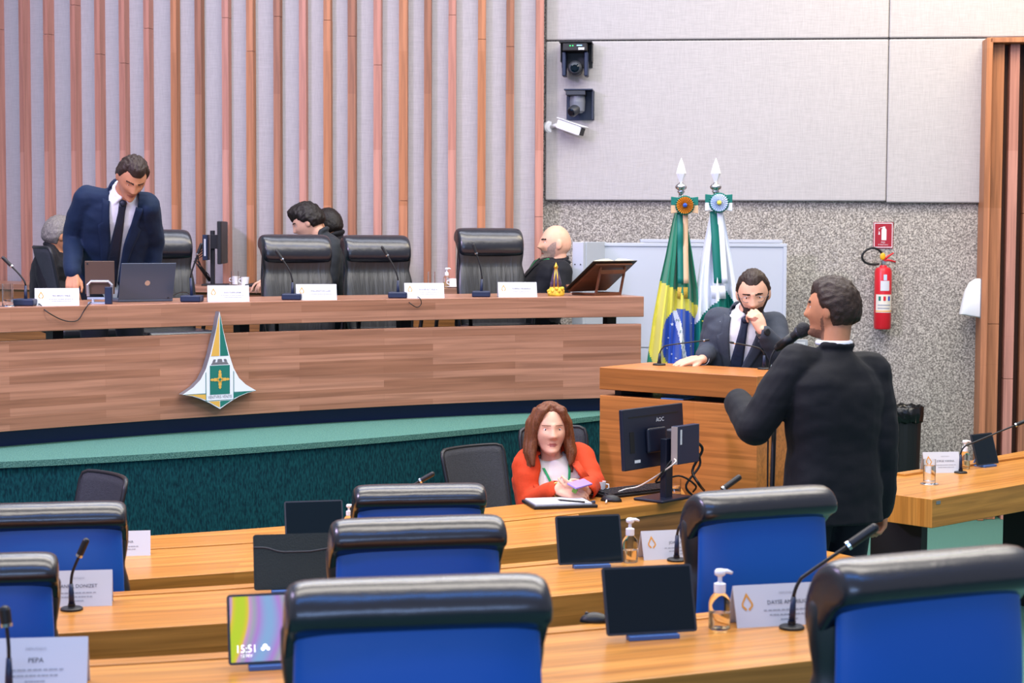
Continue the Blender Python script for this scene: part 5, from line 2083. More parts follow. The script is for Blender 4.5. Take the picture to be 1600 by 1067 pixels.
mb.box((px_(6), -0.191, px_(20.5)), (px_(8), 0.003, 0.006))
mb.build('blue_light', mat('blue_led', '80c0ff', 0.4, emit='90c8ff', estr=1.6), hd)
mb = MB()
mb.box((px_(9), -0.191, px_(15.5)), (px_(9), 0.002, px_(3.5)))
mb.build('sticker', m_ew, hd)
for s in (-1, 1):
    mb = MB()
    mb.box((s * px_(17) - px_(1), -0.10, px_(-7)), (px_(6), 0.12, px_(37)))
    mb.build('yoke_arm', m_navy, c3, bevel=0.008)
mb = MB()
mb.lathe([(px_(9), 0.05), (px_(11), 0.04), (px_(11), -0.06), (px_(8), -0.075)], (-px_(1), -0.10, -px_(13)), 20, (0, 1, 0))
ln_ = mb.build('lens_barrel', m_tabgrey, c3, bevel=0.003)
mb = MB()
mb.lathe([(px_(7), 0), (px_(4.5), -0.006), (px_(4), 0.006)], (-px_(1), -0.178, -px_(13)), 20, (0, 1, 0))
mb.build('lens', m_screen, ln_)
p = on_wall(906, 165, 0.045)
c4 = thing('wall_camera', 'lower black camera turned down to the left, on the fabric wall panel', 'camera', (p.x, p.y, p.z), WYAW, GCM)
mb = MB()
mb.box((px_(1), -0.006, 0), (px_(43), 0.012, px_(45)))
mb.box((0, -0.09, px_(22)), (px_(44), 0.18, 0.008))
mb.box((px_(21), -0.06, 0), (0.006, 0.12, px_(44)))
mb.build('bracket', m_navy, c4)
mb = MB()
mb.box((-px_(4), -0.10, px_(17)), (px_(30), 0.15, px_(7)))
mb.build('head_unit', m_tabgrey, c4, bevel=0.004)
mb = MB()
mb.lathe([(px_(11), px_(14)), (px_(12), px_(4)), (px_(11), -px_(10)), (px_(7), -px_(13))], (-px_(2), -0.10, 0), 22)
mb.build('housing', mat('mid_grey_plastic', '6c717d', 0.4), c4, smooth=False)
d4 = Vector((-0.5, -0.75, -0.45)).normalized()
mb = MB()
mb.lathe([(px_(8), -0.03), (px_(8.5), 0.03), (px_(7), 0.045)], Vector((-px_(6), -0.14, -px_(9))), 20, d4)
ln_ = mb.build('lens_barrel', m_tabgrey, c4, bevel=0.002)
mb = MB()
mb.lathe([(px_(6), 0.0), (px_(5), 0.004)], Vector((-px_(6), -0.14, -px_(9))) + d4 * 0.045, 20, d4)
mb.build('lens', m_screen, ln_)
p = on_wall(848, 199, 0.0)
c5 = thing('security_camera', 'white bullet security camera below the two black cameras', 'camera', (p.x + 0.045, p.y - 0.0, p.z), 0)
mb = MB()
mb.lathe([(px_(10.5), 0), (px_(10.5), 0.045), (px_(8), 0.055)], (0, 0, 0), 22, (0.35, -1, 0))
mb.build('mount', m_pump, c5)
mb = MB()
mb.tube([(0.015, -0.05, 0), (0.05, -0.10, 0.01), (0.09, -0.12, 0.0)], 0.014, 10)
mb.build('arm', m_pump, c5, smooth=True)
db = Vector((0.86, -0.45, -0.33)).normalized()
ub = Vector((0.3, -0.15, 0.9))
xb_ = db.cross(ub).normalized()
zb_ = xb_.cross(db).normalized()
RB = Matrix((xb_, db, zb_)).transposed()
ob_ = Vector((0.07, -0.12, 0.02))
mb = MB()
mb.box(ob_ + RB @ Vector((0, 0.095, 0)), (0.075, 0.20, 0.07), RB)
hb = mb.build('housing', m_pump, c5, bevel=0.012)
mb = MB()
mb.box(ob_ + RB @ Vector((0, 0.10, 0.04)), (0.088, 0.225, 0.006), RB)
mb.build('sun_shield', m_pump, hb, bevel=0.002)
mb = MB()
mb.box(ob_ + RB @ Vector((0, 0.197, 0)), (0.06, 0.006, 0.055), RB)
mb.build('lens_window', m_cable, hb, bevel=0.001)
# ------------------------------------------------------------------ people
def skin(name, col):
    return mat(name, col, 0.48, 0, 0.08, 300, 0.06, 30, spec=0.4)
m_sk1 = skin('tanned_skin', 'b9805f')
m_sk2 = skin('fair_skin', 'd8a78c')
m_sk3 = skin('light_skin', 'e0ab90')
m_lip = mat('lips', 'a9625a', 0.45)
m_lip2 = mat('lips_brown', '935648', 0.45)
m_brow = mat('dark_brows', '2c1f1a', 0.7)
m_beard = mat('dark_beard', '33241d', 0.75, 0, 0.6, 350, 0.3, 150)
m_gbeard = mat('greying_beard', 'a58c80', 0.75, 0, 0.5, 350, 0.2, 120)
m_eyew = mat('eye_white', 'e8e4e0', 0.25)
m_iris = mat('dark_iris', '2a1c14', 0.2)
def hairmat(name, col, col2=None):
    m = mat(name, col, 0.45, 0, 0.35, 220, 0.35, 160, spec=0.4)
    return m
m_hblack = hairmat('black_hair', '1d1714')
m_hdark = hairmat('dark_brown_hair', '2e2019')
m_hgrey = hairmat('grey_hair', '77716c')
m_hbrown = hairmat('brown_hair', '6a3c22')
def suit(name, col, var=0.06):
    return mat(name, col, 0.7, 0, 0.45, 9, var, 120, spec=0.22, sheen=0.03)
m_navysuit = suit('navy_suit_cloth', '15253f')
m_blacksuit = suit('black_suit_cloth', '15171d')
m_greysuit = suit('grey_plaid_cloth', '3b414d')
m_darkshirt = suit('dark_cloth', '1b1b20')
m_olive = suit('dark_grey_cloth', '2c3034')
m_orange = suit('orange_jacket_cloth', 'c8401c')
m_shirt = mat('white_shirt_cloth', 'e6e9f2', 0.7, 0, 0.3, 14)
m_blouse = mat('white_blouse_cloth', 'ece8e2', 0.75, 0, 0.35, 14)
m_tie = mat('dark_navy_tie', '141d2e', 0.5, 0, 0.2, 60, 0.3, 260)
m_trous = suit('dark_trouser_cloth', '141821')

def ruffle(me, fn):
    nm = [v.normal.copy() for v in me.vertices]
    out = []
    for v, n_ in zip(me.vertices, nm):
        q = v.co + n_ * fn(v.co)
        out.extend((q.x, q.y, q.z))
    me.vertices.foreach_set('co', out)
    me.update()
def sstep(a, b, x):
    t = max(0.0, min(1.0, (x - a) / (b - a)))
    return t * t * (3 - 2 * t)
def gauss(d, s):
    return math.exp(-(d * d) / (2 * s * s))

def head_pt(d, feat=True, fem=0.0):
    x, y, z = d
    X, Y, Z = x * 0.076, y * 0.098, z * 0.118
    t = max(0.0, -z)
    X *= 1 - (0.30 - 0.09 * fem) * t ** 1.6
    if y < 0:
        Y *= 1 - 0.45 * sstep(0.15, 0.9, t)
        Y -= 0.004
    Y += 0.050 * sstep(0.5, 1.0, t) * (1 if y > -0.4 else 0.6)
    if z > 0:
        X *= 1 + 0.03 * math.sin(z * math.pi)
    if feat and y > 0.05:
        f = sstep(0.05, 0.45, y)
        xx, zz = X, Z
        o = 0.0
        # nose: bridge to tip
        if -0.05 < zz < 0.03:
            k = (0.022 - zz) / 0.052
            k = max(0, min(1, k))
            amp = 0.006 + 0.019 * k ** 1.3
            if zz < -0.030:
                amp *= max(0, 1 - (-0.030 - zz) / 0.014)
            o += amp * gauss(xx, 0.0075 + 0.005 * k)
        o += 0.007 * gauss(abs(xx) - 0.012, 0.006) * gauss(zz + 0.031, 0.007)
        o -= 0.010 * gauss(abs(xx) - 0.031, 0.013) * gauss(zz - 0.005, 0.010)
        o += 0.004 * gauss(abs(xx) - 0.028, 0.016) * gauss(zz - 0.026, 0.007)
        o += 0.005 * gauss(abs(xx) - 0.042, 0.014) * gauss(zz + 0.025, 0.014)
        o += 0.0065 * gauss(xx, 0.020) * gauss(zz + 0.061, 0.007)
        o += 0.006 * gauss(xx, 0.017) * gauss(zz + 0.072, 0.006)
        o -= 0.005 * gauss(xx, 0.022) * gauss(zz + 0.0665, 0.0022)
        o += 0.007 * gauss(xx, 0.020) * gauss(zz + 0.098, 0.012)
        o -= 0.003 * gauss(xx, 0.024) * gauss(zz + 0.083, 0.006)
        Y += o * f
    return Vector((X, Y, Z))

def head_mesh(mb, M, fn, n=72, m=52):
    rings = []
    for j in range(1, m):
        th = math.pi * j / m
        rings.append([mb.bm.verts.new(M @ fn(Vector((math.sin(th) * math.cos(2 * math.pi * i / n), math.sin(th) * math.sin(2 * math.pi * i / n), -math.cos(th))))) for i in range(n)])
    mb.loft(rings, False)
    b = mb.bm.verts.new(M @ fn(Vector((0, 0, -1))))
    t = mb.bm.verts.new(M @ fn(Vector((0, 0, 1))))
    for i in range(n):
        mb.quad([b, rings[0][(i + 1) % n], rings[0][i]])
        mb.quad([t, rings[-1][i], rings[-1][(i + 1) % n]])

def hand(mb, wr, d, back, side, curl=(25, 30, 35), spread=1.0, thumb=0.0, s=1.0):
    """palm, four jointed fingers and a thumb; d along the fingers, back = back of the hand"""
    Y = d.normalized()
    Z = (back - Y * back.dot(Y)).normalized()
    X = Y.cross(Z)
    def L(x, y, z):
        return wr + (X * x + Y * y + Z * z) * s
    xs = [side * -0.030, side * -0.010, side * 0.010, side * 0.028]  # index .. little (index on the thumb's side)
    ln = [(0.044, 0.027, 0.022), (0.048, 0.030, 0.023), (0.045, 0.028, 0.022), (0.035, 0.021, 0.019)]
    for i in range(4):
        mb.caps([L(xs[i] * 0.55, 0.008, 0), L(xs[i] * 0.9, 0.05, 0.002), L(xs[i], 0.088 - 0.004 * abs(i - 1), 0)], [0.017 * s, 0.0145 * s, 0.0115 * s], 10)
    mb.caps([L(side * -0.018, 0.03, -0.006), L(side * 0.018, 0.03, -0.006)], [0.016 * s, 0.015 * s], 10)
    for i in range(4):
        p = Vector((xs[i], 0.088 - 0.004 * abs(i - 1), 0))
        a = 0.0
        sp = R((i - 1.5) * 4 * spread) * side
        pts_ = [L(*p)]
        for k in range(3):
            a += R(curl[k] * (1 + 0.06 * i))
            dv = Vector((math.sin(sp) * math.cos(a), math.cos(sp) * math.cos(a), -math.sin(a)))
            p = p + dv * ln[i][k]
            pts_.append(L(*p))
        mb.caps(pts_, [0.0095 * s, 0.0088 * s, 0.008 * s, 0.0068 * s], 10)
    t0 = Vector((side * -0.022, 0.022, -0.004))
    t1 = Vector((side * -(0.046 - 0.016 * thumb), 0.052, -0.014 - 0.012 * thumb))
    t2 = Vector((side * -(0.052 - 0.035 * thumb), 0.082, -0.022 - 0.022 * thumb))
    t3 = Vector((side * -(0.050 - 0.050 * thumb), 0.104, -0.028 - 0.024 * thumb))
    mb.caps([L(*t0), L(*t1), L(*t2), L(*t3)], [0.015 * s, 0.0115 * s, 0.0095 * s, 0.0075 * s], 10)

def person(label, base, yaw, J, O, group=None):
    base = Vector(base)
    root = thing('person', label, 'person', base, 0, group)
    fw = Vector((-math.sin(yaw), math.cos(yaw), 0))
    rt_ = Vector((math.cos(yaw), math.sin(yaw), 0))
    J = {k: (v - base if isinstance(v, Vector) else v) for k, v in J.items()}
    w = O.get('w', 1.0)
    sp = [J['pel'], J['waist'], J['chest'], J['neck']]
    def frame(i, t):
        p = sp[i].lerp(sp[i + 1], t)
        ta = sp[max(0, i)].lerp(sp[i + 1], 1) - sp[i]
        if t > 0.7 and i < 2:
            ta = ta.normalized() + (sp[i + 2] - sp[i + 1]).normalized()
        ta.normalize()
        r = (rt_ - ta * rt_.dot(ta)).normalized()
        f = ta.cross(r)
        return p, ta, r, f
    SECS = [(0, 0.0, .192, .130), (0, 0.5, .183, .128), (1, 0.0, .176, .122), (1, 0.5, .186, .126), (2, 0.0, .195, .126), (2, 0.35, .195, .118), (2, 0.62, .165, .100), (2, 0.82, .105, .082), (2, 1.0, .066, .066)]
    belly = O.get('belly', 0.0)
    def torso(mb, k, hem=None, hemw=1.05, top=9):
        rings = []
        n = 28
        secs = [(i, t, a, b) for i, t, a, b in SECS][:top]
        first = True
        for i, t, a, b in secs:
            p, ta, r, f = frame(i, t)
            bb = b + belly * gauss((i + t) - 0.8, 0.5)
            rows = [(p, a, bb)]
            if first and hem:
                rows = [(p - ta * hem, a * hemw, bb * hemw), (p - ta * hem * 0.5, a * (1 + (hemw - 1) * .6), bb * 1.0), (p, a, bb)]
            first = False
            for p_, a_, b_ in rows:
                rg = []
                for q in range(n):
                    an = 2 * math.pi * q / n
                    c, s = math.cos(an), math.sin(an)
                    cx = math.copysign(abs(c) ** 0.8, c)
                    sy = math.copysign(abs(s) ** 0.8, s)
                    rg.append(mb.bm.verts.new(p_ + r * (cx * a_ * w * k) + f * (sy * b_ * w * k)))
                rings.append(rg)
        mb.loft(rings)
    HM = Matrix.Translation(J['head']) @ Euler((0, 0, O['hyaw'])).to_matrix().to_4x4() @ Matrix.Rotation(-O.get('hpitch', 0), 4, 'X') @ Matrix.Rotation(O.get('hroll', 0), 4, 'Y') @ Matrix.Scale(O.get('hs', 1.0), 4)
    HI = HM.inverted()
    fem = O.get('fem', 0)
    # ---- body: head, neck, hands and the figure inside the clothes, one surface
    mb = MB()
    head_mesh(mb, HM, lambda d: head_pt(d, True, fem))
    for s in (-1, 1):
        mb.ball(HM @ Vector((s * 0.0765, -0.006, -0.004)), (0.010, 0.020, 0.032), 14, 10, rot=(HM.to_3x3() @ Matrix.Rotation(s * R(18), 3, 'Z')))
    nk = O.get('nk', 0.056)
    mb.caps([J['neck'] + Vector((0, 0, -0.05)), J['neck'].lerp(HM @ Vector((0, -0.02, -0.06)), 0.5), HM @ Vector((0, -0.022, -0.05))], [nk * 0.92, nk * 0.96, nk * 0.98], 18)
    hb_ = HM @ Vector((0, -0.022, -0.07))
    torso(mb, 0.80)
    for sd in ('r', 'l'):
        if 'wr_' + sd in J:
            mb.caps([J['sh_' + sd], J['el_' + sd], J['wr_' + sd]], [0.05, 0.038, 0.027], 12)
            if 'hd_' + sd in J:
                h = J['hd_' + sd]
                hand(mb, J['wr_' + sd], h[0], h[1], 1 if sd == 'r' else -1, *h[2:], s=O.get('hands', 1.0))
    for sd in ('r', 'l'):
        if 'kn_' + sd in J:
            mb.caps([J['hp_' + sd], J['kn_' + sd], J['an_' + sd]], [0.07, 0.05, 0.035], 12)
    me = evaluated(mb, [('REMESH', dict(mode='VOXEL', voxel_size=O.get('vox', 0.0055))), ('SMOOTH', dict(factor=0.5, iterations=1))])
    beard = O.get('beard')
    mats = [O['skin'], O.get('lip', m_lip2), O.get('browm', m_brow), beard or O['skin']]
    idx = []
    for p in me.polygons:
        c = HI @ p.center
        mi = 0
        if abs(c.x) < 0.09 and -0.14 < c.z < 0.13 and c.y > 0.0:
            ax = abs(c.x)
            zb = c.z - 0.0255 + 6.0 * (ax - 0.03) ** 2
            if c.y > 0.05 and 0.012 < ax < 0.050 and abs(zb) < (0.0045 if not fem else 0.003):
                mi = 2
            elif c.y > 0.06 and ax < 0.024 and abs(c.z + 0.0665) < 0.0085 * (1 - (ax / 0.025) ** 2):
                mi = 1
            elif beard and -0.135 < c.z < -0.048 + 2.2 * max(0, ax - 0.046) - 0.10 * max(0, ax - 0.02) + O.get('beardup', 0) and c.y > 0.012 and (c.x / .076) ** 2 + (c.y / .104) ** 2 + (c.z / .125) ** 2 < 1.42:
                mi = 3
                if c.z > -0.052 and ax < 0.026:
                    mi = 3 if c.z < -0.047 else 0
        idx.append(mi)
    body = link_mesh('body', me, mats, root)
    me.polygons.foreach_set('material_index', idx)
    # ---- eyes
    if O.get('eyes', True):
        for s in (-1, 1):
            mb = MB()
            mb.ball(HM @ Vector((s * 0.031, 0.0705, 0.0055)), 0.0118 * O.get('hs', 1), 20, 20)
            look = (HM.to_3x3() @ Vector(O.get('look', (0, 1, -0.15)))).normalized()
            cc = HM @ Vector((s * 0.031, 0.0715, 0.0055))
            for f in mb.bm.faces:
                dd = (f.calc_center_median() - cc).normalized()
                lz = (HM.to_3x3().inverted() @ dd).normalized().z
                if lz > O.get('lid', 0.34) or lz < -0.42:
                    f.material_index = 2
                elif dd.dot(look) > 0.86:
                    f.material_index = 1
            mb.build('eye', [m_eyew, m_iris, O['skin']], root, smooth=True)
    # ---- hair
    hm = O.get('hair')
    if hm:
        thick = O.get('hthick', 0.012)
        front, sideb, nape = O.get('hline', (0.52, 0.0, -0.45))
        bald = O.get('bald', 0.0)
        hcut = O.get('hcut')
        def hf(d):
            b = head_pt(d, False)
            hz = math.hypot(d.x, d.y)
            f = d.y / hz if hz > 1e-6 else 0
            if f > 0.55:
                thr = front + 0.09 * sstep(0.25, 0.6, abs(d.x)) * (1 - fem)
            elif f > 0.1:
                thr = sideb + (front - sideb) * sstep(0.1, 0.55, f)
            elif f > -0.35:
                thr = sideb + (nape - sideb) * sstep(0.1, -0.35, f)
            else:
                thr = nape
            m_ = sstep(thr - 0.05, thr + 0.05, d.z) * (0.45 + 0.55 * sstep(thr, thr + 0.35, d.z))
            if bald:
                m_ *= 1 - 0.9 * sstep(bald, bald + 0.2, d.z) * (1 if f < 0.9 else 1)
            if hcut:
                m_ *= hcut(d)
            nn = d.normalized()
            ns = noise.noise(Vector((d.x * 7, d.y * 4, d.z * 4)) * 1.3) * 0.35 + noise.noise(Vector((d.x * 34 + d.y * 6, d.y * 7, d.z * 9))) * 0.30
            tk = thick * (1 + ns + O.get('quiff', 0) * sstep(0.1, 0.8, d.y) * sstep(0.35, 0.8, d.z))
            off = -0.007 + (tk + 0.007) * m_
            return b + Vector((nn.x, nn.y, nn.z)) * off
        mb = MB()
        head_mesh(mb, HM, hf, 96, 72)
        for lk in O.get('locks', []):
            mb.caps([HM @ Vector(q) for q in lk[0]], lk[1], 10)
        if O.get('locks'):
            me = evaluated(mb, [('REMESH', dict(mode='VOXEL', voxel_size=0.005)), ('SMOOTH', dict(factor=0.5, iterations=3))])
            ruffle(me, lambda q: noise.noise(Vector((q.x * 75, q.y * 75, q.z * 7))) * 0.0055)
            link_mesh('hair', me, hm, root)
        else:
            mb.build('hair', hm, root, smooth=True)
    # ---- jacket
    jm = O['jacket']
    mb = MB()
    torso(mb, 1.0, O.get('hem', 0.14), O.get('hemw', 1.06))
    sr = O.get('sleeve', (0.078, 0.062, 0.047))
    for sd in ('r', 'l'):
        sh = J['sh_' + sd]
        mb.caps([J['neck'].lerp(sh, 0.30) + Vector((0, 0, -0.045)), sh + Vector((0, 0, 0.012))], [0.062 * w, sr[0] * 0.92], 14)
        if 'el_' + sd in J:
            wr = J['wr_' + sd]
            el = J['el_' + sd]
            end = el.lerp(wr, O.get('cuff', 0.93))
            mid = el.lerp(end, 0.5)
            ua = sh.lerp(el, 0.5)
            mb.caps([sh, ua, el, mid, end], [sr[0], sr[0] * 0.5 + sr[1] * 0.5 + 0.003, sr[1], (sr[1] + sr[2]) / 2, sr[2]], 16)
    if O.get('collar', True):
        p, ta, r, f = frame(2, 0.98)
        ta = (ta * 0.5 + (hb_ - J['neck']).normalized() * 0.5).normalized()
        arc_ = []
        for q in range(9):
            a = math.pi + math.pi * q / 8
            arc_.append(p + r * (0.072 * math.cos(a)) + f * (0.07 * math.sin(a) + 0.0) + ta * (0.028 if 0 < q < 8 else 0.0))
        mb.caps(arc_, [0.016] * 9, 8)
    jme = evaluated(mb, [('REMESH', dict(mode='VOXEL', voxel_size=0.0075)), ('SMOOTH', dict(factor=0.5, iterations=4))])
    # cloth folds
    ruffle(jme, lambda c: noise.noise(Vector(((c.x + base.x) * 7, (c.y + base.y) * 7, (c.z + base.z) * 11))) * 0.007 + noise.noise(Vector(((c.x + base.x) * 16 + 5, c.y * 16, c.z * 24))) * 0.0035)
    axis = J['neck'] - J['waist']
    al = axis.length
    ax_ = axis.normalized()
    ar = (rt_ - ax_ * rt_.dot(ax_)).normalized()
    af = ax_.cross(ar)
    vfn = O.get('vee')
    bmj = bmesh.new()
    bmj.from_mesh(jme)
    bvj = BVHTree.FromBMesh(bmj)
    bvs = None
    # ---- shirt under it
    if vfn:
        for v in bmj.verts:
            c = v.co - J['waist']
            if c.dot(af) > 0:
                x = c.dot(ar)
                g = abs(x) - vfn(c.dot(ax_) / al)
                if abs(g) < 0.0055:
                    v.co = v.co - ar * (g * (1 if x > 0 else -1))
        kill = []
        for f in bmj.faces:
            c = f.calc_center_median() - J['waist']
            t = c.dot(ax_) / al
            x = c.dot(ar)
            if c.dot(af) > 0.0 and f.normal.dot(af) > -0.2 and abs(x) < vfn(t) and t < 1.12:
                kill.append(f)
        bmesh.ops.delete(bmj, geom=kill, context='FACES')
        jm2 = bpy.data.meshes.new('jacket')
        bmj.to_mesh(jm2)
        jm2.polygons.foreach_set('use_smooth', [True] * len(jm2.polygons))
        jo = link_mesh('jacket', jm2, jm, root)
        md = jo.modifiers.new('solid', 'SOLIDIFY')
        md.thickness = 0.006
        mb = MB()
        torso(mb, 0.945, 0.08, 1.0)
        p, ta, r, f = frame(2, 0.98)
        ta = (ta * 0.3 + (hb_ - J['neck']).normalized() * 0.7).normalized()
        p = p + (hb_ - J['neck']) * 0.10
        f = ta.cross(r)
        if O.get('shirtcollar', True):
            ring = []
            for q in range(13):
                a = math.pi / 2 + 0.28 + (2 * math.pi - 0.56) * q / 12
                ring.append(p + r * (0.061 * math.cos(a)) + f * (0.061 * math.sin(a) + 0.002) + ta * (0.006 + 0.018 * (0.5 - 0.5 * math.sin(a))))
            mb.caps(ring, [0.012] * 13, 8)
            for s in (-1, 1):
                mb.caps([p + r * (s * 0.02) + f * 0.070 + ta * 0.012, p + r * (s * 0.045) + f * 0.082 - ta * 0.035], [0.011, 0.006], 8)
        sme = evaluated(mb, [('REMESH', dict(mode='VOXEL', voxel_size=0.0065)), ('SMOOTH', dict(factor=0.5, iterations=2))])
        bms = bmesh.new()
        bms.from_mesh(sme)
        bvs = BVHTree.FromBMesh(bms)
        bms.free()
        link_mesh('shirt', sme, O.get('shirt', m_shirt), root)
    else:
        jo = link_mesh('jacket', jme, jm, root)
        md = None
    bmj.free()
    def drape(name, bvh, rows, m, off=0.007, th=0.004):
        """rows of (t, x_left, x_right): a strip of cloth laid on the front of the torso"""
        mb = MB()
        vv = []
        for t, xa_, xb2 in rows:
            row = []
            for k in range(5):
                x = xa_ + (xb2 - xa_) * k / 4
                o = J['waist'] + ax_ * (t * al) + ar * x + af * 0.6
                hit = bvh.ray_cast(o, -af)
                lim = 0.135 * w + belly + 0.07
                while hit[0] is not None and (hit[0] - J['waist']).dot(af) - (t * 0.0) > lim:
                    o = hit[0] - af * 0.004
                    hit = bvh.ray_cast(o, -af)
                row.append(hit[0] + af * off if hit[0] is not None else None)
            if any(q is None for q in row):
                continue
            vv.append([mb.bm.verts.new(q) for q in row])
        for a, b in zip(vv[:-1], vv[1:]):
            for k in range(4):
                mb.quad([a[k], a[k + 1], b[k + 1], b[k]])
        o_ = mb.build(name, m, root, smooth=True)
        md = o_.modifiers.new('solid', 'SOLIDIFY')
        md.thickness = th
        return o_
    if vfn and O.get('lapel', True):
        tb = O.get('button', 0.15)
        for s in (-1, 1):
            rows = []
            for k in range(22):
                u = k / 21
                t = tb + (0.93 - tb) * u
                x0 = vfn(t) - 0.010
                lw = (0.012 + 0.05 * min(1, u * 1.6)) if u < 0.72 else (0.034 + 0.008 * (1 - u))
                rows.append((t, s * x0, s * (x0 + lw + 0.006)))
            drape('lapel', bvj, rows, jm, 0.006, 0.004)
    if O.get('tie'):
        rows = []
        for k in range(30):
            u = k / 29
            t = 0.925 - u * (0.925 - O.get('tie_end', 0.0))
            hw = 0.021 - 0.006 * min(1, u * 12) + 0.028 * u ** 0.8
            tx = O.get('tie_x', 0.0) * u
            rows.append((t, tx - hw, tx + hw))
        drape('tie', bvs, rows, O['tie'], 0.009, 0.005)
        mb = MB()
        o = J['waist'] + ax_ * (0.935 * al) + af * 0.6
        hit = bvs.ray_cast(o, -af)
        if hit[0] is not None:
            mb.ball(hit[0] + af * 0.008, (0.022, 0.014, 0.020), 12, 8)
            mb.build('tie_knot', O['tie'], root, smooth=True)
    if O.get('lanyard'):
        for s in (-1, 1):
            rows = []
            for k in range(20):
                u = k / 19
                t = 0.93 - u * O.get('lan_len', 0.6)
                x = s * 0.06 * (1 - u) + 0.004 * s
                rows.append((t, x - 0.006, x + 0.006))
            drape('lanyard', bvs or bvj, rows, O['lanyard'], 0.012, 0.003)
    # ---- cuffs and trousers
    for sd in ('r', 'l'):
        if 'wr_' + sd in J and O.get('cuffs', True) and 'hd_' + sd in J:
            a = J['el_' + sd].lerp(J['wr_' + sd], 0.90)
            b = J['el_' + sd].lerp(J['wr_' + sd], 1.0)
            mb = MB()
            mb.tube([a, b], [0.036, 0.035], 16)
            mb.build('shirt_cuff', O.get('shirt', m_shirt), root, smooth=False)
    if 'kn_r' in J:
        mb = MB()
        for sd in ('r', 'l'):
            mb.caps([J['hp_' + sd], J['kn_' + sd], J['an_' + sd] + Vector((0, 0, 0.0))], [0.105, 0.078, 0.065], 16)
        mb.caps([J['hp_r'], J['hp_l']], [0.115, 0.115], 14)
        me = evaluated(mb, [('REMESH', dict(mode='VOXEL', voxel_size=0.012)), ('SMOOTH', dict(factor=0.5, iterations=3))])
        link_mesh('trousers', me, O.get('trousers', m_trous), root)
        for sd in ('r', 'l'):
            an = J['an_' + sd]
            mb = MB()
            mb.caps([Vector((an.x, an.y, 0.045)) - fw * 0.06, Vector((an.x, an.y, 0.04)) + fw * 0.06, Vector((an.x, an.y, 0.032)) + fw * 0.15], [0.042, 0.04, 0.03], 12)
            for v in mb.bm.verts:
                v.co.z = max(0.002, v.co.z)
            me = evaluated(mb, [('REMESH', dict(mode='VOXEL', voxel_size=0.008))])
            link_mesh('shoe', me, m_lblack, root)
    return root, HM, J, bvs, bvj, drape

def legs_stand(base, yaw, J, k=1.0, sprd=0.11):
    fw = Vector((-math.sin(yaw), math.cos(yaw), 0))
    r = Vector((math.cos(yaw), math.sin(yaw), 0))
    base = Vector(base)
    for s, n in ((1, 'r'), (-1, 'l')):
        hp = J['pel'] + r * (s * 0.095) + Vector((0, 0, -0.02))
        an = base + r * (s * sprd) + Vector((0, 0, 0.09))
        J['hp_' + n] = hp
        J['an_' + n] = an
        J['kn_' + n] = hp.lerp(an, 0.5) + fw * 0.04
def legs_sit(base, yaw, J, reach=0.44, zk=0.50):
    fw = Vector((-math.sin(yaw), math.cos(yaw), 0))
    r = Vector((math.cos(yaw), math.sin(yaw), 0))
    base = Vector(base)
    for s, n in ((1, 'r'), (-1, 'l')):
        hp = J['pel'] + r * (s * 0.10)
        kn = Vector((hp.x, hp.y, base.z + zk)) + fw * reach + r * (s * 0.03)
        J['hp_' + n] = hp
        J['kn_' + n] = kn
        J['an_' + n] = Vector((kn.x, kn.y, base.z + 0.09)) - fw * 0.03

def A(px, py, Y):
    return at_y(px, py, Y)
# --- man standing at the bench, head bent down
b1_ = Vector((A(176, 400, 10.45).x, 10.45, PLAT))
yw = R(180 + 12)
J = dict(pel=A(173, 432, 10.42), waist=A(177, 398, 10.36), chest=A(184, 348, 10.25), neck=A(193, 298, 10.12), head=A(206, 277, 10.03),
         sh_r=A(136, 312, 10.15), el_r=A(113, 372, 10.28), wr_r=A(114, 428, 10.03),
         sh_l=A(229, 322, 10.16), el_l=A(240, 376, 10.36), wr_l=A(238, 432, 10.42))
J['hd_r'] = (Vector((0.05, -0.45, -0.72)), Vector((-0.1, -0.8, 0.5)), (18, 28, 22), 1.2, 0.1)
J['hd_l'] = (Vector((-0.1, -0.5, -0.8)), Vector((0.1, -0.8, 0.5)), (18, 28, 22), 1.0, 0.1)
legs_stand(b1_, yw, J)
person('man standing at the bench with bowed head, navy suit and dark spotted tie', b1_, yw, J, dict(
    skin=m_sk1, lid=-0.1, hyaw=R(180 + 24), hpitch=R(40), hroll=R(-8), hair=m_hdark, hthick=0.015, hline=(0.50, 0.02, -0.42), quiff=0.5,
    jacket=m_navysuit, vee=lambda t: 0.046 + 0.036 * sstep(0.3, 0.95, t) if t > -0.9 else 0, button=-0.2, tie=m_tie, tie_end=-0.25, tie_x=0.012, hem=0.10, w=1.04, eyes=True, cuff=0.95))
# --- grey haired man behind him
Yp = 11.55
b2_ = Vector((A(88, 400, Yp).x, Yp, PLAT))
yw = R(-68)
J = dict(pel=Vector((b2_.x - 0.04, Yp, PLAT + 0.53)), waist=A(78, 450, Yp), chest=A(80, 420, Yp), neck=A(87, 391, Yp), head=A(93, 368, Yp),
         sh_r=A(73, 404, Yp - 0.14), el_r=A(76, 452, Yp - 0.20), wr_r=A(118, 458, Yp - 0.10),
         sh_l=A(103, 404, Yp + 0.14), el_l=A(116, 452, Yp + 0.16), wr_l=A(140, 458, Yp + 0.05))
legs_sit(b2_, yw, J)
person('grey haired man seated behind the standing man, turned to the right, dark jacket', b2_, yw, J, dict(
    skin=m_sk1, hyaw=R(-62), hpitch=R(6), hair=m_hgrey, hthick=0.014, hline=(0.45, 0.05, -0.5), jacket=m_darkshirt, vee=None, hem=0.02, w=1.0))
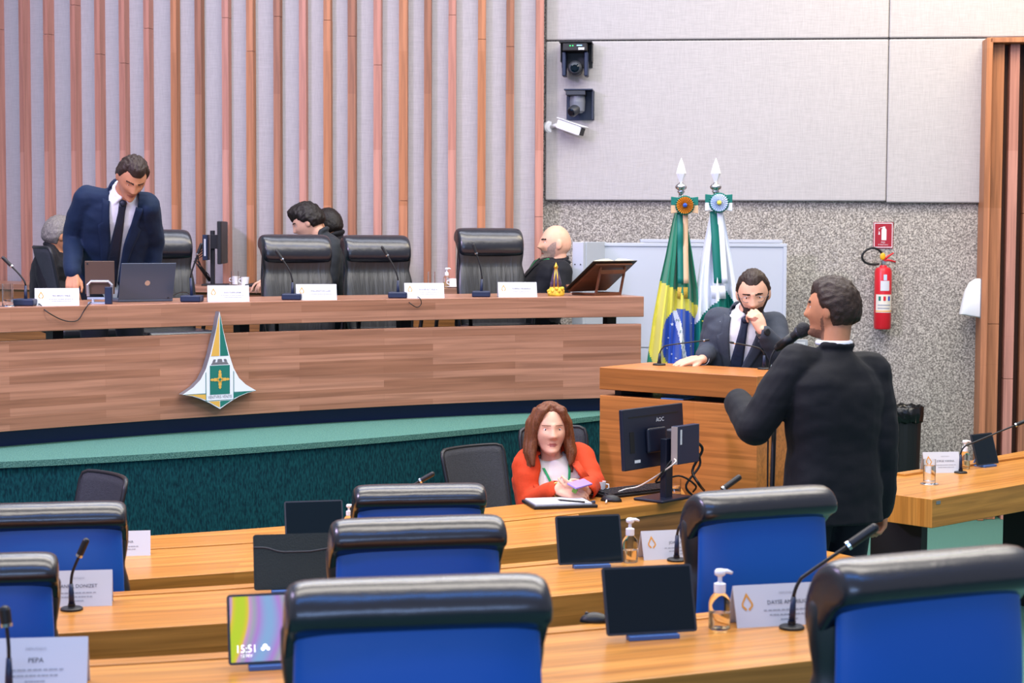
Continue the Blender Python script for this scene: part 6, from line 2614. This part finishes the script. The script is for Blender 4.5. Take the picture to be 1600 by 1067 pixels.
# --- young man at the side-on computer, facing left
Yp = 11.95
b3_ = Vector((A(520, 400, Yp).x, Yp, PLAT))
yw = R(92)
J = dict(pel=Vector((b3_.x + 0.05, Yp, PLAT + 0.53)), waist=A(524, 440, Yp), chest=A(517, 402, Yp), neck=A(500, 369, Yp), head=A(481, 347, Yp),
         sh_l=A(517, 389, Yp - 0.17), el_l=A(512, 446, Yp - 0.22), wr_l=A(432, 440, Yp + 0.05),
         sh_r=A(505, 387, Yp + 0.17), el_r=A(485, 435, Yp + 0.25), wr_r=A(428, 438, Yp + 0.22))
J['hd_l'] = (Vector((-1, 0.1, -0.08)), Vector((0, -0.35, 1)), (22, 28, 18), 1.3, 0.2)
J['hd_r'] = (Vector((-1, -0.05, -0.08)), Vector((0, 0.1, 1)), (22, 28, 18), 1.3, 0.2)
legs_sit(b3_, yw, J)
person('young man with thick dark hair seated behind a black chair, facing left, typing', b3_, yw, J, dict(
    skin=m_sk2, hyaw=R(88), hpitch=R(24), hair=m_hblack, hthick=0.021, hline=(0.30, 0.0, -0.42), quiff=1.0, jacket=m_olive, vee=None, hem=0.02, w=0.95, cuffs=False, cuff=0.97))
# --- man partly hidden behind him
Yp = 12.3
b4_ = Vector((A(538, 400, Yp).x, Yp, PLAT))
yw = R(70)
J = dict(pel=Vector((b4_.x, Yp, PLAT + 0.53)), waist=A(535, 440, Yp), chest=A(532, 405, Yp), neck=A(522, 372, Yp), head=A(513, 353, Yp),
         sh_l=A(528, 392, Yp - 0.16), el_l=A(538, 440, Yp - 0.20), wr_l=A(490, 452, Yp - 0.05),
         sh_r=A(522, 390, Yp + 0.16), el_r=A(515, 440, Yp + 0.2), wr_r=A(480, 452, Yp + 0.1))
legs_sit(b4_, yw, J)
person('short haired man mostly hidden behind the young man, seen from behind', b4_, yw, J, dict(
    skin=m_sk1, hyaw=R(62), hpitch=R(10), hair=m_hblack, hthick=0.008, hline=(0.5, 0.05, -0.5), jacket=m_darkshirt, vee=None, hem=0.02, w=0.95))
# --- bald man seated at the right end
Yp = 12.0
b5_ = Vector((A(850, 400, Yp).x, Yp, PLAT))
yw = R(105)
J = dict(pel=A(838, 492, Yp), waist=A(845, 462, Yp), chest=A(860, 432, Yp), neck=A(874, 408, Yp), head=A(868, 381, Yp),
         sh_l=A(877, 426, Yp - 0.18), el_l=A(873, 474, Yp - 0.24), wr_l=A(822, 470, Yp - 0.22),
         sh_r=A(852, 421, Yp + 0.18), el_r=A(830, 462, Yp + 0.2), wr_r=A(808, 470, Yp + 0.0))
legs_sit(b5_, yw, J)
J['kn_l'].z = J['kn_r'].z = PLAT + 0.48
r5 = person('bald man with a grey beard leaning back in profile, black jacket and green lanyard', b5_, yw, J, dict(
    skin=m_sk3, hyaw=R(101), hpitch=R(-3), hs=1.04, hair=None, beard=m_gbeard, beardup=0.002, jacket=m_blacksuit, vee=lambda t: 0.03 * sstep(0.2, 1, t) if t > 0.2 else 0, shirt=m_darkshirt, lapel=True, button=0.2, hem=0.02, w=1.12, belly=0.03,
    lanyard=mat('green_lanyard', '1f9a5c', 0.6), lan_len=0.5, cuffs=False))
# --- bearded man at the lectern
Yp = 9.62
b6_ = Vector((A(1160, 400, Yp).x, Yp, 0.15))
yw = R(180 - 8)
J = dict(pel=A(1143, 630, Yp + 0.02), waist=A(1146, 583, Yp), chest=A(1155, 532, Yp - 0.04), neck=A(1166, 487, Yp - 0.09), head=A(1177, 459, Yp - 0.16),
         sh_r=A(1121, 503, Yp - 0.03), el_r=A(1109, 547, Yp + 0.02), wr_r=A(1098, 560.5, Yp - 0.25),
         sh_l=A(1209, 510, Yp - 0.05), el_l=A(1218, 556, Yp - 0.23), wr_l=A(1191, 517, Yp - 0.34))
J['hd_r'] = (Vector((-0.95, -0.3, -0.12)), Vector((0.0, -0.25, 1)), (8, 12, 10), 1.3, 0.0)
J['hd_l'] = (Vector((-0.32, 0.18, 0.75)), Vector((0.35, -0.85, 0.2)), (38, 62, 45), 0.6, 0.6)
legs_stand(b6_, yw, J)
r6, HM6, J6, bvs6, bvj6, dr6 = person('bearded man in glasses and grey suit behind the lectern, hand at his mouth', b6_, yw, J, dict(
    skin=m_sk2, hyaw=R(180 - 8), hpitch=R(16), hroll=R(3), hs=1.06, hair=m_hdark, hthick=0.010, hline=(0.55, 0.02, -0.45), beard=m_beard, beardup=0.004, jacket=m_greysuit,
    vee=lambda t: 0.03 + 0.055 * sstep(0.0, 0.9, t) if t > -0.6 else 0, button=-0.1, tie=mat('navy_tie', '18243c', 0.5, 0, 0.2, 60), tie_end=-0.15, hem=0.14, w=1.0, cuff=0.9))
# glasses
m_wire = mat('thin_wire_frame', '8a8f98', 0.3, 0.8)
mb = MB()
for s in (-1, 1):
    mb.tube([HM6 @ Vector((s * 0.033 + 0.022 * math.cos(a), 0.0935 - 0.006 * abs(math.cos(a)) * 0.3, 0.001 + 0.015 * math.sin(a))) for a in [2 * math.pi * i / 20 for i in range(21)]], 0.0013, 6)
    mb.tube([HM6 @ Vector((s * 0.055, 0.090, 0.004)), HM6 @ Vector((s * 0.074, 0.055, 0.006)), HM6 @ Vector((s * 0.080, 0.0, 0.006))], 0.0013, 6)
mb.tube([HM6 @ Vector((-0.011, 0.095, 0.004)), HM6 @ Vector((0, 0.099, 0.006)), HM6 @ Vector((0.011, 0.095, 0.004))], 0.0013, 6)
mb.build('glasses', m_wire, r6)
# wrist watch
w0 = J6['el_l'].lerp(J6['wr_l'], 0.97)
dw = (J6['wr_l'] - J6['el_l']).normalized()
mb = MB()
mb.tube([w0 - dw * 0.011, w0 + dw * 0.011], [0.036, 0.035], 18)
wt = mb.build('wrist_watch', m_plast, r6)
mb = MB()
mb.lathe([(0.018, 0), (0.018, 0.008), (0.014, 0.010)], w0 + Vector((0.016, -0.032, 0.0)), 18, (0.45, -0.9, 0.1))
mb.build('watch_case', m_plast, wt)
# --- standing man with his back to the photographer
Yp = 7.42
b7_ = Vector((A(1300, 400, Yp).x, Yp, 0))
yw = R(24)
J = dict(pel=A(1300, 762, Yp), waist=A(1301, 702, Yp), chest=A(1302, 628, Yp - 0.01), neck=A(1303, 548, Yp), head=A(1301, 483, Yp + 0.02),
         sh_l=A(1243, 572, Yp - 0.05), el_l=A(1179, 668, Yp - 0.06), wr_l=A(1153, 628, Yp + 0.17),
         sh_r=A(1360, 583, Yp + 0.08), el_r=A(1376, 690, Yp + 0.05), wr_r=A(1376, 792, Yp + 0.12))
J['hd_l'] = (Vector((0.12, 0.97, 0.0)), Vector((-0.6, 0.1, 0.8)), (25, 35, 25), 1.0, 0.2)
J['hd_r'] = (Vector((0.03, 0.10, -1)), Vector((0.85, 0.4, 0.1)), (38, 55, 40), 0.8, 0.4)
legs_stand(b7_, yw, J)
r7, HM7, J7, _, _, _ = person('man standing with his back turned, black suit, speaking into a microphone', b7_, yw, J, dict(
    skin=m_sk1, hyaw=R(60), hpitch=R(-2), hs=1.06, hair=m_hdark, hthick=0.014, hline=(0.42, 0.0, -0.56), quiff=0.4, beard=mat('brown_stubble', '7a5440', 0.75, 0, 0.4, 350, 0.25, 150), beardup=-0.03,
    jacket=m_blacksuit, vee=None, hem=0.14, hemw=1.04, w=1.12, sleeve=(0.088, 0.077, 0.060), collar=True, nk=0.062, cuff=1.0))
# shirt collar above the jacket
mb = MB()
p = J7['neck'] + Vector((0, 0, 0.034))
ring = []
for q in range(17):
    a = 2 * math.pi * q / 16
    ring.append(p + Vector((0.067 * math.cos(a), 0.067 * math.sin(a), 0.0)))
mb.tube(ring, 0.0115, 10)
mb.build('shirt_collar', m_shirt, r7, smooth=True)
# jacket seams and vent at the back
# --- woman at the clerks' table
Yp = 8.74
b8_ = Vector((A(862, 400, Yp).x, Yp, 0))
yw = R(180 + 14)
J = dict(pel=Vector((A(870, 700, Yp + 0.06).x, Yp + 0.06, 0.50)), waist=A(871, 795, Yp + 0.02), chest=A(868, 752, Yp - 0.02), neck=A(862, 712, Yp - 0.06), head=A(859, 671, Yp - 0.10),
         sh_r=A(826, 726, Yp - 0.08), el_r=A(829, 785, Yp - 0.16), wr_r=A(872, 765, Yp - 0.40),
         sh_l=A(904, 718, Yp + 0.0), el_l=A(925, 754, Yp - 0.12), wr_l=A(915, 767, Yp - 0.36))
J['hd_r'] = (Vector((0.85, -0.40, -0.12)), Vector((-0.15, -0.55, 0.75)), (26, 34, 24), 1.0, 0.3)
J['hd_l'] = (Vector((-0.65, -0.55, 0.10)), Vector((0.5, -0.6, -0.55)), (28, 34, 24), 1.0, 0.2)
legs_sit(b8_, yw, J, 0.42, 0.5)
lk = []
for s in (-1, 1):
    for q, (x0, y0, ln) in enumerate(((0.066, 0.028, -0.01), (0.076, 0.006, 0.02), (0.080, -0.02, 0.02), (0.074, -0.05, 0.01))):
        lk.append(([(s * x0 * 0.75, y0 * 0.9, 0.085), (s * (x0 + 0.012), y0, 0.03), (s * (x0 + 0.018), y0 - 0.004, -0.05), (s * (x0 + 0.026), y0 + 0.01, -0.11), (s * (x0 + 0.022), y0 + 0.03, -0.17 - ln)], [0.020, 0.022, 0.025, 0.025, 0.010]))
for s in (-1, 1):
    lk.append(([(s * 0.010, 0.045, 0.112), (s * 0.045, 0.070, 0.088), (s * 0.069, 0.058, 0.04), (s * 0.082, 0.036, -0.03)], [0.014, 0.016, 0.016, 0.014]))
    lk.append(([(s * 0.012, 0.01, 0.118), (s * 0.055, 0.035, 0.095), (s * 0.080, 0.03, 0.03), (s * 0.09, 0.02, -0.05)], [0.014, 0.018, 0.018, 0.018]))
for x0 in (-0.05, -0.018, 0.018, 0.05):
    lk.append(([(x0 * 0.8, -0.07, 0.07), (x0, -0.098, 0.0), (x0 * 1.1, -0.088, -0.08), (x0 * 1.1, -0.075, -0.15)], [0.03, 0.03, 0.028, 0.014]))
r8, HM8, J8, bvs8, bvj8, dr8 = person('woman with long brown hair in an orange jacket, seated and holding a phone', b8_, yw, J, dict(
    skin=m_sk3, fem=1, lid=0.42, lip=m_lip, browm=mat('brown_brows', '94705a', 0.7), hyaw=R(180 + 8), hpitch=R(-2), hs=1.03, hair=m_hbrown, hthick=0.016, hline=(0.74, 0.40, -0.6), locks=lk,
    jacket=m_orange, vee=lambda t: 0.085 + 0.02 * sstep(0.2, 0.6, t) - 0.03 * sstep(0.75, 1.0, t) if t > -2 else 0, button=0.0, shirt=m_blouse, shirtcollar=False, hem=0.02, w=1.10, belly=0.045, lanyard=mat('green_lanyard', '1f9a5c', 0.6), lan_len=0.7,
    cuffs=False, cuff=0.88, nk=0.052, hands=0.95, sleeve=(0.082, 0.066, 0.052)))
for s in (-1, 1):
    mb = MB()
    mb.ball(HM8 @ Vector((s * 0.079, 0.004, -0.042)), 0.0055, 10, 8)
    mb.build('earring', m_eyew, r8, smooth=True)
mb = MB()
wv_ = J8['el_r'].lerp(J8['wr_r'], 0.98)
dv = (J8['wr_r'] - J8['el_r']).normalized()
q = dv.to_track_quat('Z', 'Y').to_matrix()
mb.tube([wv_ + q.col[0] * (0.034 * math.cos(a)) + q.col[1] * (0.034 * math.sin(a)) for a in [2 * math.pi * i / 20 for i in range(21)]], 0.005, 8)
mb.build('bracelet', mat('gold_bracelet', 'd8b26a', 0.3, 0.7), r8, smooth=True)
mb = MB()
rg = J8['wr_r'] + J8['hd_r'][0].normalized() * 0.085 + Vector((0.0, -0.022, 0.016))
mb.box(rg, (0.024, 0.012, 0.024), Matrix.Rotation(0.5, 3, 'Y'))
mb.build('green_ring', mat('green_stone', '6f9a3c', 0.3), r8, bevel=0.004)
ph = MB()
TP = Matrix.Translation(A(906, 756, Yp - 0.44)) @ Matrix.Rotation(R(34), 4, 'Z') @ Matrix.Rotation(R(20), 4, 'X')
ph.box(TP @ Vector((0, 0, 0)), (0.118, 0.058, 0.009), TP.to_3x3() @ Matrix.Rotation(R(14), 3, 'Z'))
o = ph.build('mobile_phone', mat('purple_phone_case', '9a7fd0', 0.4), None, bevel=0.003)
tag(o, 'purple mobile phone held by the woman in the orange jacket', 'phone')

# ------------------------------------------------------------------ microphone the standing man speaks into
p0 = A(1262, 510, 7.52)
p1 = A(1213, 545, 7.62)
sb = Vector((p1.x - 0.01, 7.62, 0))
mt = thing('microphone_stand', 'black microphone on a stand at the mouth of the standing man', 'microphone', sb)
d = (p0 - p1).normalized()
mb = MB()
mb.lathe([(0.014, 0), (0.017, 0.02), (0.021, 0.125), (0.022, 0.135)], p1 - sb, 18, d)
mk = mb.build('handle', m_plast, mt, smooth=False)
mb = MB()
mb.ball(p1 + d * 0.158 - sb, 0.032, 18, 12)
mb.build('grille', mat('microphone_grille', '2b2d31', 0.5, 0.3, 0.8, 400), mk, smooth=True)
mb = MB()
mb.lathe([(0.0275, 0.130), (0.0285, 0.138), (0.0275, 0.146)], p1 - sb, 18, d)
mb.build('ring', m_tabgrey, mk)
mb = MB()
e1 = A(1213, 548, 7.60) - sb
mb.tube([p1 - sb + d * 0.06 + Vector((0, 0, -0.022)), p1 - sb + d * 0.06 + Vector((0.0, 0.0, -0.06)), Vector((0.01, 0, 1.40))], 0.010, 10)
mb.tube([p1 - sb + d * 0.02, p1 - sb + d * 0.10], 0.021, 14)
mb.build('clip', m_plast, mt, smooth=True)
mb = MB()
mb.tube([(0.01, 0, 1.42), (0.0, 0, 0.9), (0, 0, 0.02)], 0.0105, 12)
mb.build('pole', m_plast, mt, smooth=True)
mb = MB()
mb.lathe([(0.0125, 1.335), (0.0125, 1.36)], (0.008, 0, 0), 12)
mb.build('yellow_band', mat('yellow_tape', 'd9c820', 0.5), mt)
mb = MB()
mb.lathe([(0.13, 0), (0.13, 0.012), (0.03, 0.025), (0.014, 0.05)], (0, 0, 0), 28)
mb.build('base', m_plast, mt)
cable('black cable drooping from the microphone to the floor behind the man', [p1 - d * 0.01, p1 + Vector((-0.025, 0.0, -0.05)), p1 + Vector((-0.03, 0, -0.16)), sb + Vector((-0.02, 0.0, 1.1)), sb + Vector((-0.03, 0.02, 0.5)), sb + Vector((-0.15, 0.04, 0.02))], 0.0035, m_cable)
